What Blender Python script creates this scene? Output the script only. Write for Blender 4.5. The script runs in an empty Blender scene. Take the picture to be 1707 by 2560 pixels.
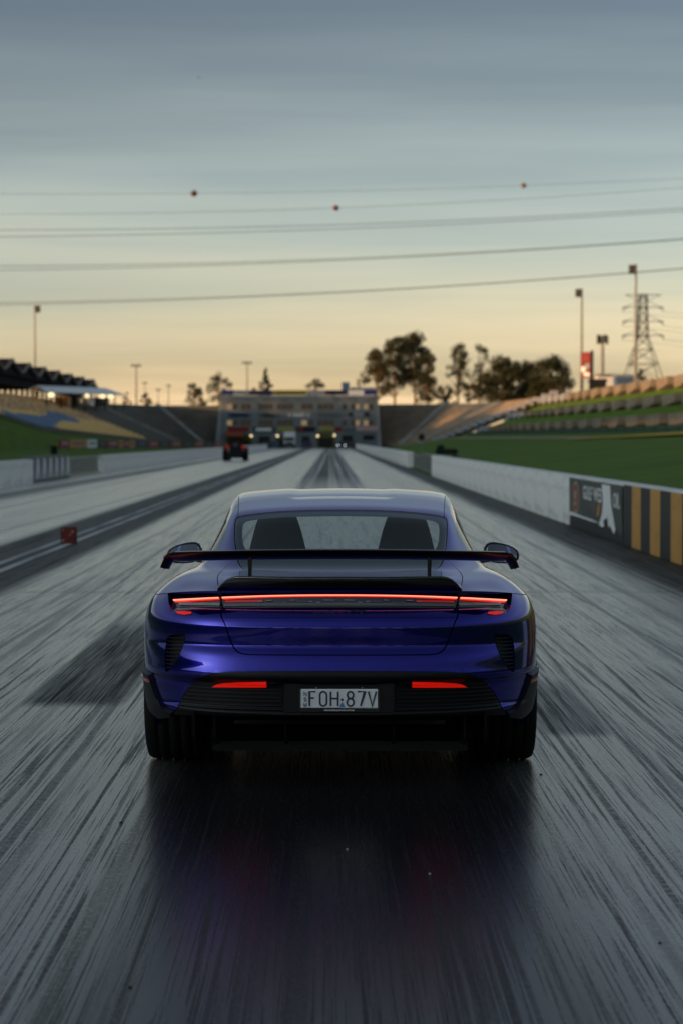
import bpy, bmesh, math, random
import numpy as np
from mathutils import Vector, Matrix, Euler
from mathutils.geometry import delaunay_2d_cdt

R = math.radians
scene = bpy.context.scene
col = scene.collection

# ------------------------------------------------------------------ camera
F_PX = 6044.0                     # 85 mm lens on a 36 mm tall frame of 2560 px
CAM_H = 1.65
VPX, VPY = 826.0, 1100.0          # vanishing point of the strip in the photograph
cam_yaw = math.atan((853.5 - VPX) / F_PX)
cam_pitch = math.atan((1280.0 - VPY) / F_PX)
cd = bpy.data.cameras.new('camera'); cam = bpy.data.objects.new('camera', cd); col.objects.link(cam)
cam.location = (0, 0, CAM_H)
cam.rotation_euler = (math.pi / 2 - cam_pitch, 0, -cam_yaw)
cd.sensor_fit = 'VERTICAL'; cd.sensor_height = 36; cd.sensor_width = 24; cd.lens = 85
cd.clip_start = 0.1; cd.clip_end = 9000
cd.dof.use_dof = True; cd.dof.focus_distance = 11.6; cd.dof.aperture_fstop = 4.0
scene.camera = cam
cam_m = cam.rotation_euler.to_matrix()

# ------------------------------------------------------------------ world, sun, exposure
SUN_AZ = R(-116)                  # clockwise from +Y: left and a little behind the camera
SUN_EL = R(3.6)
world = bpy.data.worlds.new('World'); scene.world = world; world.use_nodes = True
wn = world.node_tree.nodes; wl = world.node_tree.links; wn.clear()
w_out = wn.new('ShaderNodeOutputWorld'); w_bg = wn.new('ShaderNodeBackground')
sky = wn.new('ShaderNodeTexSky'); sky.sky_type = 'NISHITA'; sky.sun_disc = False
sky.sun_elevation = SUN_EL; sky.sun_rotation = SUN_AZ
sky.altitude = 60; sky.air_density = .5; sky.dust_density = 2.0; sky.ozone_density = 1.0
w_bg.inputs['Strength'].default_value = 0.1
# elevation grading: dusk haze is pale yellow at the horizon and slate blue a few degrees above it
tc = wn.new('ShaderNodeTexCoord'); sx = wn.new('ShaderNodeSeparateXYZ')
wl.new(tc.outputs['Generated'], sx.inputs[0])
cmap = wn.new('ShaderNodeMapping'); cmap.inputs['Scale'].default_value = (1.3, 1.3, 22)
cno = wn.new('ShaderNodeTexNoise'); cno.inputs['Scale'].default_value = 2.2; cno.inputs['Detail'].default_value = 5; cno.inputs['Roughness'].default_value = .55
wl.new(tc.outputs['Generated'], cmap.inputs[0]); wl.new(cmap.outputs[0], cno.inputs[0])
ca = wn.new('ShaderNodeMath'); ca.operation = 'MULTIPLY_ADD'; ca.inputs[1].default_value = .064; ca.inputs[2].default_value = -.032
wl.new(cno.outputs['Fac'], ca.inputs[0])
cb = wn.new('ShaderNodeMath'); cb.operation = 'ADD'; wl.new(sx.outputs['Z'], cb.inputs[0]); wl.new(ca.outputs[0], cb.inputs[1])
rmp = wn.new('ShaderNodeValToRGB'); rmp.color_ramp.interpolation = 'LINEAR'
SKY_RAMP = [(0.0, (20.5, 14.6, 9.2)), (.0165, (10.34, 7.52, 4.81)), (.0331, (6.3, 4.92, 3.25)), (.0563, (4.37, 3.91, 2.94)), (.0827, (3.05, 3.09, 2.64)), (.1092, (2.29, 2.46, 2.26)), (.1406, (1.57, 1.77, 1.75)), (.1787, (1.07, 1.27, 1.41)), (.30, (1.95, 2.3, 2.5)), (1.0, (2.3, 2.7, 2.85))]  # two highest stops are raised to add fill light from unseen sky
SKY_RAMP = [(p, tuple(q / 21 for q in c)) for p, c in SKY_RAMP]
els = rmp.color_ramp.elements
els[0].position = SKY_RAMP[0][0]; els[0].color = (*SKY_RAMP[0][1], 1)
els[1].position = SKY_RAMP[-1][0]; els[1].color = (*SKY_RAMP[-1][1], 1)
for p, c in SKY_RAMP[1:-1]:
    e = els.new(p); e.color = (*c, 1)
wl.new(cb.outputs[0], rmp.inputs[0])
sc12 = wn.new('ShaderNodeVectorMath'); sc12.operation = 'SCALE'; sc12.inputs['Scale'].default_value = 21
wl.new(rmp.outputs[0], sc12.inputs[0])
mx = wn.new('ShaderNodeMix'); mx.data_type = 'RGBA'; mx.blend_type = 'MULTIPLY'; mx.inputs[0].default_value = 1
hs = wn.new('ShaderNodeHueSaturation'); hs.inputs['Saturation'].default_value = .35
wl.new(sky.outputs[0], hs.inputs['Color']); wl.new(hs.outputs[0], mx.inputs[6]); wl.new(sc12.outputs[0], mx.inputs[7])
wl.new(mx.outputs[2], w_bg.inputs['Color']); wl.new(w_bg.outputs[0], w_out.inputs[0])

sd = bpy.data.lights.new('sun', 'SUN'); sd.energy = 5.0; sd.angle = R(.55); sd.color = (1.0, .48, .15)
sun = bpy.data.objects.new('sun', sd); col.objects.link(sun)
to_sun = Vector((math.sin(SUN_AZ) * math.cos(SUN_EL), math.cos(SUN_AZ) * math.cos(SUN_EL), math.sin(SUN_EL)))
sun.rotation_euler = to_sun.to_track_quat('Z', 'Y').to_euler()
sun.location = to_sun * 300

vs = scene.view_settings
scene.display_settings.display_device = 'sRGB'
vs.view_transform = 'Standard'; vs.look = 'None'; vs.exposure = 0; vs.gamma = 1; vs.use_curve_mapping = False
scene.render.engine = 'CYCLES'
scene.cycles.use_denoising = True
scene.cycles.max_bounces = 8; scene.cycles.transparent_max_bounces = 12
scene.cycles.sample_clamp_indirect = 6

# ------------------------------------------------------------------ helpers
def tag(o, label=None, cat=None, group=None, kind=None):
    if label: o['label'] = label
    if cat: o['category'] = cat
    if group: o['group'] = group
    if kind: o['kind'] = kind
    return o

def empty(name, loc=(0, 0, 0), rz=0.0, parent=None):
    o = bpy.data.objects.new(name, None); col.objects.link(o)
    o.location = loc; o.rotation_euler = (0, 0, rz); o.empty_display_size = .2
    if parent: o.parent = parent
    return o

def link(name, me, mat=None, parent=None, loc=None, rot=None):
    o = bpy.data.objects.new(name, me); col.objects.link(o)
    if mat is not None and len(me.materials) == 0:
        me.materials.append(mat)
    if parent: o.parent = parent
    if loc is not None: o.location = loc
    if rot is not None: o.rotation_euler = rot
    return o

def copy_tree(o, parent=None):
    c = o.copy(); col.objects.link(c); c.parent = parent
    for ch in o.children: copy_tree(ch, c)
    return c

class MB:
    """collects polygons; build() links them as one mesh object"""
    def __init__(s): s.v = []; s.f = []; s.m = []; s.sm = []
    def add(s, vs, fs, mi=0, smooth=False):
        b = len(s.v); s.v += [tuple(v) for v in vs]
        for f in fs: s.f.append(tuple(i + b for i in f)); s.m.append(mi); s.sm.append(smooth)
        return s
    def box(s, c, d, mi=0, mtx=None, bev=0.0):
        x, y, z = d[0] / 2, d[1] / 2, d[2] / 2
        if bev <= 0:
            vs = [(a * x, b * y, e * z) for e in (-1, 1) for b in (-1, 1) for a in (-1, 1)]
            fs = [(0, 2, 3, 1), (4, 5, 7, 6), (0, 1, 5, 4), (2, 6, 7, 3), (0, 4, 6, 2), (1, 3, 7, 5)]
        else:
            bm = bmesh.new(); bmesh.ops.create_cube(bm, size=1)
            for v in bm.verts: v.co = (v.co.x * d[0], v.co.y * d[1], v.co.z * d[2])
            bmesh.ops.bevel(bm, geom=bm.edges[:], offset=bev, segments=2, affect='EDGES')
            vs = [v.co.copy() for v in bm.verts]; bm.verts.index_update()
            fs = [[v.index for v in f.verts] for f in bm.faces]; bm.free()
        M = mtx if mtx is not None else Matrix.Identity(3)
        C = Vector(c)
        return s.add([C + M @ Vector(v) for v in vs], fs, mi)
    def prism(s, poly, axis, a, b, mi=0):
        """polygon in the two other axes, extruded along axis from a to b"""
        def pt(p, t):
            q = list(p); q.insert(axis, t); return tuple(q)
        n = len(poly)
        vs = [pt(p, a) for p in poly] + [pt(p, b) for p in poly]
        fs = [tuple(range(n - 1, -1, -1)), tuple(range(n, 2 * n))] + [(i, (i + 1) % n, n + (i + 1) % n, n + i) for i in range(n)]
        return s.add(vs, fs, mi)
    def tube(s, pts, r, n=6, mi=0, cap=True, smooth=True):
        pts = [Vector(p) for p in pts]; k = len(pts)
        rs = r if isinstance(r, (list, tuple)) else [r] * k
        vs = []; up = Vector((0, 0, 1))
        for i, p in enumerate(pts):
            t = (pts[min(i + 1, k - 1)] - pts[max(i - 1, 0)]).normalized()
            a = up if abs(t.dot(up)) < .95 else Vector((1, 0, 0))
            e1 = t.cross(a).normalized(); e2 = t.cross(e1).normalized()
            for j in range(n):
                th = 2 * math.pi * j / n
                vs.append(p + (e1 * math.cos(th) + e2 * math.sin(th)) * rs[i])
        fs = [(i * n + j, i * n + (j + 1) % n, (i + 1) * n + (j + 1) % n, (i + 1) * n + j) for i in range(k - 1) for j in range(n)]
        s.add(vs, fs, mi, smooth)
        if cap: s.add(vs[:n], [tuple(range(n))], mi); s.add(vs[-n:], [tuple(range(n - 1, -1, -1))], mi)
        return s
    def lathe(s, prof, axis='x', n=40, c=(0, 0, 0), mi=0, smooth=True):
        vs = []
        for (a, r) in prof:
            for j in range(n):
                th = 2 * math.pi * j / n; u, w = r * math.cos(th), r * math.sin(th)
                p = (a, u, w) if axis == 'x' else ((u, a, w) if axis == 'y' else (u, w, a))
                vs.append((p[0] + c[0], p[1] + c[1], p[2] + c[2]))
        k = len(prof)
        fs = [(i * n + j, i * n + (j + 1) % n, (i + 1) * n + (j + 1) % n, (i + 1) * n + j) for i in range(k - 1) for j in range(n)]
        return s.add(vs, fs, mi, smooth)
    def loft(s, secs, mi=0, closed=True, cap=True, smooth=True):
        n = len(secs[0]); vs = [p for sec in secs for p in sec]; k = len(secs)
        m = n if closed else n - 1
        fs = [(i * n + j, i * n + (j + 1) % n, (i + 1) * n + (j + 1) % n, (i + 1) * n + j) for i in range(k - 1) for j in range(m)]
        s.add(vs, fs, mi, smooth)
        if cap and closed: s.add(secs[0], [tuple(range(n - 1, -1, -1))], mi); s.add(secs[-1], [tuple(range(n))], mi)
        return s
    def build(s, name, mat, parent=None, loc=None, rot=None, fix=True):
        me = bpy.data.meshes.new(name)
        me.from_pydata(s.v, [], s.f)
        for m in (mat if isinstance(mat, (list, tuple)) else [mat]): me.materials.append(m)
        me.polygons.foreach_set('material_index', s.m)
        me.polygons.foreach_set('use_smooth', s.sm)
        if fix and len(s.f) < 20000:
            bm = bmesh.new(); bm.from_mesh(me); bmesh.ops.recalc_face_normals(bm, faces=bm.faces[:]); bm.to_mesh(me); bm.free()
        me.update()
        return link(name, me, None, parent, loc, rot)

def text_mesh(name, s, size, mat, parent, mtx, ext=.0006, xs=1.0, bold=0.0, align='CENTER'):
    cu = bpy.data.curves.new(name, 'FONT'); cu.body = s; cu.size = size; cu.extrude = ext; cu.align_x = align; cu.align_y = 'CENTER'
    cu.offset = bold; cu.resolution_u = 3
    t = bpy.data.objects.new(name, cu); col.objects.link(t)
    dg = bpy.context.evaluated_depsgraph_get()
    me = bpy.data.meshes.new_from_object(t.evaluated_get(dg)); me.name = name
    bpy.data.objects.remove(t); bpy.data.curves.remove(cu)
    me.transform(mtx @ Matrix.Diagonal((xs, 1, 1, 1)))
    me.materials.clear()
    return link(name, me, mat, parent)

# ------------------------------------------------------------------ materials
def pmat(name, color, rough=.5, metal=0.0, coat=0.0, coat_rough=.03, emit=None, emit_s=0.0, spec=.5, noise=None, bump=None):
    m = bpy.data.materials.new(name); m.use_nodes = True
    nt = m.node_tree; b = nt.nodes['Principled BSDF']
    b.inputs['Base Color'].default_value = (*color, 1); b.inputs['Roughness'].default_value = rough
    b.inputs['Metallic'].default_value = metal; b.inputs['Coat Weight'].default_value = coat; b.inputs['Coat Roughness'].default_value = coat_rough
    b.inputs['Specular IOR Level'].default_value = spec
    if emit: b.inputs['Emission Color'].default_value = (*emit, 1); b.inputs['Emission Strength'].default_value = emit_s
    if noise:      # (scale xyz, second colour, low, high)
        scl, c2, lo, hi = noise
        t = nt.nodes.new('ShaderNodeTexCoord'); mp = nt.nodes.new('ShaderNodeMapping'); mp.inputs['Scale'].default_value = scl
        no = nt.nodes.new('ShaderNodeTexNoise'); no.inputs['Scale'].default_value = 1; no.inputs['Detail'].default_value = 6; no.inputs['Roughness'].default_value = .6
        mr = nt.nodes.new('ShaderNodeMapRange'); mr.inputs[1].default_value = lo; mr.inputs[2].default_value = hi
        mxx = nt.nodes.new('ShaderNodeMix'); mxx.data_type = 'RGBA'
        mxx.inputs[6].default_value = (*color, 1); mxx.inputs[7].default_value = (*c2, 1)
        nt.links.new(t.outputs['Object'], mp.inputs[0]); nt.links.new(mp.outputs[0], no.inputs[0]); nt.links.new(no.outputs['Fac'], mr.inputs[0])
        nt.links.new(mr.outputs[0], mxx.inputs[0]); nt.links.new(mxx.outputs[2], b.inputs['Base Color'])
        if bump:
            bp = nt.nodes.new('ShaderNodeBump'); bp.inputs['Strength'].default_value = bump; bp.inputs['Distance'].default_value = .02
            nt.links.new(no.outputs['Fac'], bp.inputs['Height']); nt.links.new(bp.outputs[0], b.inputs['Normal'])
    return m

M = {}
M['black_plastic'] = pmat('black plastic', (.0065, .0065, .0075), .45, spec=.3)
M['gloss_black'] = pmat('gloss black', (.006, .006, .008), .12, coat=.6)
M['carbon'] = pmat('satin black carbon', (.006, .006, .008), .35, coat=.25, coat_rough=.1, spec=.3)
M['rubber'] = pmat('tyre rubber', (.009, .009, .009), .75, spec=.2)
M['rim'] = pmat('dark rim', (.03, .03, .032), .3, metal=.8)
M['red_lens'] = pmat('red lens', (.35, .004, .004), .12, coat=.8, emit=(1, .01, .005), emit_s=.10)
M['light_core'] = pmat('lit red strip', (.8, .1, .08), .4, emit=(1, .24, .15), emit_s=1.9)
M['light_halo'] = pmat('lit red diffuser', (.5, .01, .01), .3, emit=(1, .02, .01), emit_s=.15)
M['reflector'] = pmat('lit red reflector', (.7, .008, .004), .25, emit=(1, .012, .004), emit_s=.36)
M['marker_lens'] = pmat('red marker lens', (.45, .012, .012), .2, coat=.5)
M['clear_lens'] = pmat('clear lens', (.24, .25, .27), .15, coat=.7)
M['dark_lens'] = pmat('smoked lens', (.010, .010, .014), .08, coat=.9)
M['lens_line'] = pmat('lens lattice', (.10, .11, .13), .25, coat=.5)
M['plate'] = pmat('plate white', (.80, .82, .84), .45)
M['plate_ink'] = pmat('plate ink', (.035, .045, .055), .5)
M['plate_blue'] = pmat('plate blue', (.06, .22, .55), .5)
M['white_ink'] = pmat('white print', (.7, .7, .7), .5)
M['alu'] = pmat('pale glint', (.55, .55, .56), .35, metal=.6)
M['cabin'] = pmat('cabin black', (.018, .018, .02), .75)
M['mirror'] = pmat('mirror glass', (.62, .66, .74), .03, metal=1)

def paint_mat():
    m = bpy.data.materials.new('metallic violet blue paint'); m.use_nodes = True
    nt = m.node_tree; b = nt.nodes['Principled BSDF']
    b.inputs['Base Color'].default_value = (.007, .004, .22, 1)
    b.inputs['Metallic'].default_value = .85; b.inputs['Roughness'].default_value = .36
    b.inputs['Coat Weight'].default_value = .75; b.inputs['Coat Roughness'].default_value = .015; b.inputs['Coat IOR'].default_value = 1.5; b.inputs['Specular Tint'].default_value = (.86, .80, 1.0, 1); b.inputs['Specular IOR Level'].default_value = .3
    t = nt.nodes.new('ShaderNodeTexCoord'); no = nt.nodes.new('ShaderNodeTexNoise'); no.inputs['Scale'].default_value = 900; no.inputs['Detail'].default_value = 1
    mr = nt.nodes.new('ShaderNodeMapRange'); mr.inputs[3].default_value = .11; mr.inputs[4].default_value = .20
    nt.links.new(t.outputs['Object'], no.inputs[0]); nt.links.new(no.outputs['Fac'], mr.inputs[0]); nt.links.new(mr.outputs[0], b.inputs['Roughness'])
    return m
M['paint'] = paint_mat()

def glass_mat(name, tint):
    m = bpy.data.materials.new(name); m.use_nodes = True; nt = m.node_tree; nt.nodes.clear()
    o = nt.nodes.new('ShaderNodeOutputMaterial'); tr = nt.nodes.new('ShaderNodeBsdfTransparent'); gl = nt.nodes.new('ShaderNodeBsdfGlossy')
    lw = nt.nodes.new('ShaderNodeLayerWeight'); lw.inputs['Blend'].default_value = .5
    pw = nt.nodes.new('ShaderNodeMath'); pw.operation = 'POWER'; pw.inputs[1].default_value = 5; nt.links.new(lw.outputs['Facing'], pw.inputs[0])
    fr = nt.nodes.new('ShaderNodeMath'); fr.operation = 'MULTIPLY_ADD'; fr.inputs[1].default_value = .75; fr.inputs[2].default_value = .04; nt.links.new(pw.outputs[0], fr.inputs[0])
    mixs = nt.nodes.new('ShaderNodeMixShader')
    tr.inputs[0].default_value = (*tint, 1); gl.inputs['Roughness'].default_value = .02
    nt.links.new(fr.outputs[0], mixs.inputs[0]); nt.links.new(tr.outputs[0], mixs.inputs[1]); nt.links.new(gl.outputs[0], mixs.inputs[2]); nt.links.new(mixs.outputs[0], o.inputs[0])
    return m
M['glass'] = glass_mat('tinted glass', (.62, .70, .76))
M['clear_glass'] = glass_mat('clear glass', (.88, .92, .92))
# ------------------------------------------------------------------ ground and strip
def sheet(name, xs, ys, zf, mat, kind='structure'):
    v = [(x, y, zf(x, y)) for y in ys for x in xs]; nx = len(xs)
    f = [(j * nx + i, j * nx + i + 1, (j + 1) * nx + i + 1, (j + 1) * nx + i) for j in range(len(ys) - 1) for i in range(nx - 1)]
    me = bpy.data.meshes.new(name); me.from_pydata(v, [], f); me.polygons.foreach_set('use_smooth', [True] * len(f)); me.update()
    o = link(name, me, mat)
    if kind: o['kind'] = kind
    return o

class NT:
    def __init__(s, m): s.nt = m.node_tree; s.n = s.nt.nodes; s.l = s.nt.links
    def math(s, op, a, b=None, c=None, clamp=False):
        n = s.n.new('ShaderNodeMath'); n.operation = op; n.use_clamp = clamp
        for i, v in enumerate((a, b, c)):
            if v is None: continue
            if isinstance(v, (int, float)): n.inputs[i].default_value = v
            else: s.l.new(v, n.inputs[i])
        return n.outputs[0]
    def rng(s, v, a, b, c=0.0, d=1.0, smooth=True):
        n = s.n.new('ShaderNodeMapRange'); n.interpolation_type = 'SMOOTHSTEP' if smooth else 'LINEAR'
        s.l.new(v, n.inputs[0])
        for i, q in enumerate((a, b, c, d)): n.inputs[i + 1].default_value = q
        return n.outputs[0]
    def noise(s, vec, scale, detail=5, rough=.55, dist=0.0):
        mp = s.n.new('ShaderNodeMapping'); mp.inputs['Scale'].default_value = scale; s.l.new(vec, mp.inputs[0])
        n = s.n.new('ShaderNodeTexNoise'); n.inputs['Scale'].default_value = 1; n.inputs['Detail'].default_value = detail; n.inputs['Roughness'].default_value = rough; n.inputs['Distortion'].default_value = dist
        s.l.new(mp.outputs[0], n.inputs[0]); return n.outputs['Fac']
    def mix(s, f, a, b):
        n = s.n.new('ShaderNodeMix'); n.data_type = 'RGBA'
        if isinstance(f, (int, float)): n.inputs[0].default_value = f
        else: s.l.new(f, n.inputs[0])
        for i, v in ((6, a), (7, b)):
            if isinstance(v, tuple): n.inputs[i].default_value = (*v, 1)
            else: s.l.new(v, n.inputs[i])
        return n.outputs[2]

def road_mat():
    m = bpy.data.materials.new('rubbered drag strip concrete'); m.use_nodes = True
    T = NT(m); b = T.n['Principled BSDF']
    tc_ = T.n.new('ShaderNodeTexCoord'); pos = tc_.outputs['Object']
    sp = T.n.new('ShaderNodeSeparateXYZ'); T.l.new(pos, sp.inputs[0]); X, Y = sp.outputs['X'], sp.outputs['Y']
    broad = T.noise(pos, (1.1, .018, 1), 4, .5)
    mid = T.noise(pos, (7.5, .06, 1), 6, .62)
    fine = T.noise(pos, (84, .5, 1), 5, .66)
    grit = T.noise(pos, (60, 22, 1), 4, .7)
    wob = T.math('MULTIPLY', T.math('SUBTRACT', mid, .5), .7)
    # rubbered zones as they were laid down on this strip, plus the car's painted reflection
    cl = T.rng(T.math('ABSOLUTE', T.math('ADD', T.math('ADD', X, 4.35), T.math('MULTIPLY', wob, .25))), .65, 1.0, 1, 0)
    wr = T.rng(T.math('ADD', X, wob), 3.35, 3.95, 0, 1)
    wlft = T.rng(T.math('ADD', X, wob), -9.6, -8.6, 1, 0); wlft = T.math('MULTIPLY', wlft, T.rng(X, -10.5, -9.9, 0, 1))
    run = T.rng(T.math('ABSOLUTE', T.math('ADD', X, T.math('MULTIPLY', wob, .5))), 1.0, 1.35, 1, 0)
    run = T.math('MULTIPLY', run, T.rng(Y, 55, 120, 0, 1))
    run = T.math('MULTIPLY', run, T.rng(T.noise(pos, (4.5, .004, 1), 4, .55), .36, .56, .35, 1))
    car_reflection = T.rng(T.math('ABSOLUTE', T.math('ADD', T.math('ADD', X, -.03), T.math('MULTIPLY', T.math('SUBTRACT', fine, .5), .5))), .70, 1.12, 1, 0)  # darkened road behind the car stands in for its black reflection
    car_reflection = T.math('MULTIPLY', car_reflection, T.rng(Y, 13.5, 17.5, 1, 0))
    sk1 = T.math('MULTIPLY', T.rng(T.math('ABSOLUTE', T.math('ADD', T.math('ADD', X, 1.62), T.math('MULTIPLY', wob, .35))), .23, .34, 1, 0), T.math('MULTIPLY', T.rng(Y, 14.8, 15.3), T.rng(Y, 20.5, 23.0, 1, 0)))
    sk2 = T.math('MULTIPLY', T.rng(T.math('ABSOLUTE', T.math('ADD', T.math('ADD', X, -1.38), T.math('MULTIPLY', wob, .3))), .14, .26, .65, 0), T.math('MULTIPLY', T.rng(Y, 13.3, 13.7), T.rng(Y, 15.6, 17.4, 1, 0)))
    sk = T.math('MULTIPLY', T.math('MAXIMUM', sk1, sk2), T.rng(fine, .36, .55, .5, 1))
    zone = T.math('MAXIMUM', T.math('MAXIMUM', T.math('MAXIMUM', cl, wr), T.math('MAXIMUM', T.math('MULTIPLY', wlft, .6), run)), T.math('MAXIMUM', sk, car_reflection))
    streak = T.rng(mid, .48, .66, 0, 1)
    hair = T.rng(fine, .49, .63, 0, 1)
    scuff = T.rng(T.noise(pos, (24, .20, 1), 5, .6, .2), .545, .655, 0, 1)
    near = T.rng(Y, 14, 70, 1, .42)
    lines = T.math('MAXIMUM', T.math('MULTIPLY', streak, .50), T.math('MAXIMUM', T.math('MULTIPLY', hair, .74), T.math('MULTIPLY', scuff, .85)))
    lines = T.math('MULTIPLY', lines, T.rng(grit, .30, .55, .55, 1))
    lines = T.math('MULTIPLY', lines, T.rng(car_reflection, 0, 1, 1, .75))
    # single tyre marks: (x at y=0, drift per metre, half width, first y, last y, weight)
    tread = T.rng(T.noise(pos, (30, 22, 1), 2, .5), .35, .65, .6, 1)
    marks = None
    mk = [(-1.28, -.004, .022, 2, 60, .7), (-1.36, -.004, .012, 3, 40, .7), (-1.62, .012, .012, 4, 30, .8), (-2.15, -.01, .016, 8, 90, .7), (-2.75, .006, .03, 10, 80, .6), (-.98, .003, .010, 5, 14, .7), (1.18, .006, .018, 4, 26, .75), (1.27, .006, .010, 5, 24, .7), (1.42, .014, .012, 6, 40, .8),
          (1.95, -.006, .018, 8, 70, .7), (2.45, .008, .03, 12, 90, .6), (2.9, -.012, .018, 15, 60, .7), (-3.2, .004, .03, 16, 80, .6), (.62, -.004, .010, 5, 13, .5), (-.40, .006, .009, 5, 13, .5), (3.2, .0, .05, 14, 50, .6), (-6.4, .01, .05, 30, 120, .6), (-7.6, -.006, .06, 35, 140, .6)]
    for x0, dr, hw, y0, y1, wt in mk:
        d = T.math('ABSOLUTE', T.math('SUBTRACT', T.math('ADD', X, T.math('MULTIPLY', wob, .06)), T.math('MULTIPLY_ADD', Y, dr, x0)))
        q = T.math('MULTIPLY', T.rng(d, hw * .55, hw * 1.25, wt, 0), T.math('MULTIPLY', T.rng(Y, y0, y0 + 2.5), T.rng(Y, y1 * .7, y1, 1, 0)))
        marks = q if marks is None else T.math('MAXIMUM', marks, q)
    marks = T.math('MULTIPLY', marks, tread)
    seam = None
    for y0 in (26.2, 61.0, 97.0, 150.0):
        q = T.rng(T.math('ABSOLUTE', T.math('SUBTRACT', T.math('ADD', Y, T.math('MULTIPLY', wob, .3)), y0)), .02 + y0 * .0008, .05 + y0 * .0016, .6, 0); seam = q if seam is None else T.math('MAXIMUM', seam, q)
    lines = T.math('MAXIMUM', T.math('MULTIPLY', lines, near), T.math('MAXIMUM', marks, T.math('MULTIPLY', seam, T.rng(X, -3.6, -3.2))))
    dark = T.math('MAXIMUM', T.math('MULTIPLY', zone, .95), lines, clamp=True)
    matte = T.math('MULTIPLY', T.math('MAXIMUM', T.math('MAXIMUM', cl, wr), T.math('MAXIMUM', wlft, T.math('MAXIMUM', run, sk))), .9, clamp=True)
    gloss = T.rng(Y, 7, 34, 0, 1)  # base colour lightens with distance to stand in for sky sheen
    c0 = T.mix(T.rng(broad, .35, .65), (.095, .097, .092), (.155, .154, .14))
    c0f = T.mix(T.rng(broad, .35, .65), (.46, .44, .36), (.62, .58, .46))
    c0 = T.mix(gloss, c0, c0f)  # lighter far colour stands in for sky sheen
    c1 = T.mix(T.math('MULTIPLY', T.rng(grit, .52, .72), .6), c0, (.045, .047, .047))
    colr = T.mix(dark, c1, (.006, .0065, .008))
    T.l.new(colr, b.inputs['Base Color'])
    ro = T.math('ADD', T.math('ADD', T.math('SUBTRACT', T.rng(lines, 0, 1, .25, .52), T.math('MULTIPLY', car_reflection, .03)), T.math('MULTIPLY', matte, .34)), T.math('MULTIPLY', T.math('SUBTRACT', grit, .5), .14))
    T.l.new(ro, b.inputs['Roughness'])
    sl = T.math('MAXIMUM', T.math('SUBTRACT', T.rng(lines, 0, 1, .9, .12), T.math('ADD', T.math('MULTIPLY', matte, .7), T.math('MULTIPLY', car_reflection, .74))), .08)
    T.l.new(sl, b.inputs['Specular IOR Level'])
    bp = T.n.new('ShaderNodeBump'); bp.inputs['Strength'].default_value = .16; bp.inputs['Distance'].default_value = .004
    T.l.new(T.math('ADD', T.math('MULTIPLY', grit, .7), fine), bp.inputs['Height']); T.l.new(bp.outputs[0], b.inputs['Normal'])
    return m
M['road'] = road_mat()
M['grass'] = pmat('mown grass', (.092, .172, .007), .9, noise=((.10, .35, 1), (.050, .104, .007), .32, .68), spec=.15)
M['sun_streak'] = pmat('painted sunlit grass', (.55, .38, .06), .95, noise=((.3, .3, 1), (.36, .28, .05), .3, .7), spec=.1)  # yellow colour painted in for a streak of sunlight on the grass
M['earth'] = pmat('bare ground', (.06, .065, .04), .95, noise=((.03, .03, 1), (.04, .06, .025), .35, .65), spec=.1)
M['path'] = pmat('sandy path', (.30, .24, .17), .95, spec=.1)
M['line_paint'] = pmat('worn white line paint', (.36, .37, .37), .5, noise=((3, .25, 1), (.10, .10, .11), .42, .62))

WALL_R, WALL_L, LINE_X = 4.62, -11.4, -4.28
sheet('ground', [-4000, -300, -60, 0, 60, 300, 4000], [-4000, -300, -60, 0, 200, 560, 1500, 5000], lambda x, y: -.06, M['earth'])
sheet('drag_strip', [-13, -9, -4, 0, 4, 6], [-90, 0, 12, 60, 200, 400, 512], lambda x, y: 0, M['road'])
for k, dx in enumerate((-.13, .13)):
    sheet('lane_line', [LINE_X + dx - .06, LINE_X + dx + .06], [-20, 20, 100, 300, 440], lambda x, y: .004, M['line_paint'])
for x0, w, y0, y1 in ((-.95, .05, 60, 260), (.88, .05, 65, 240), (1.02, .035, 90, 210)):
    sheet('lane_line', [x0 - w, x0 + w], [y0, y1], lambda x, y: .004, M['line_paint'])
# ------------------------------------------------------------------ the car
CAR_LOC = Vector((.053, 12.5, 0)); CAR_YAW = -.0106
car = empty('sports_car', CAR_LOC, CAR_YAW)
tag(car, 'glossy violet blue low sports saloon seen from behind with lit tail lights and rear wing', 'car')
_car_inv = Matrix.Rotation(-CAR_YAW, 3, 'Z')
DISP = 1707 / 1568.0

def ray(xd, yd):
    """photo position (on a 1568 px wide copy) -> ray in car coordinates"""
    d = cam_m @ Vector(((xd * DISP - 853.5) / F_PX, (1280 - yd * DISP) / F_PX, -1))
    return _car_inv @ (Vector((0, 0, CAM_H)) - CAR_LOC), _car_inv @ d

def tab(pts, sig, step):
    p = sorted(pts); xs = np.array([a for a, b in p]); ys = np.array([b for a, b in p])
    g = np.arange(xs[0] - 4 * sig, xs[-1] + 4 * sig, step)
    # extend linearly at the ends
    yy = np.interp(g, xs, ys)
    s0 = (ys[1] - ys[0]) / (xs[1] - xs[0]); s1 = (ys[-1] - ys[-2]) / (xs[-1] - xs[-2])
    yy = np.where(g < xs[0], ys[0] + s0 * (g - xs[0]), yy); yy = np.where(g > xs[-1], ys[-1] + s1 * (g - xs[-1]), yy)
    k = np.arange(-3 * sig, 3 * sig + step, step); w = np.exp(-.5 * (k / sig) ** 2); w /= w.sum()
    n = len(k) // 2
    ys2 = np.convolve(np.pad(yy, n, mode='reflect', reflect_type='odd'), w, mode='valid')[:len(g)]
    return lambda t: np.interp(t, g, ys2)

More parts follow.
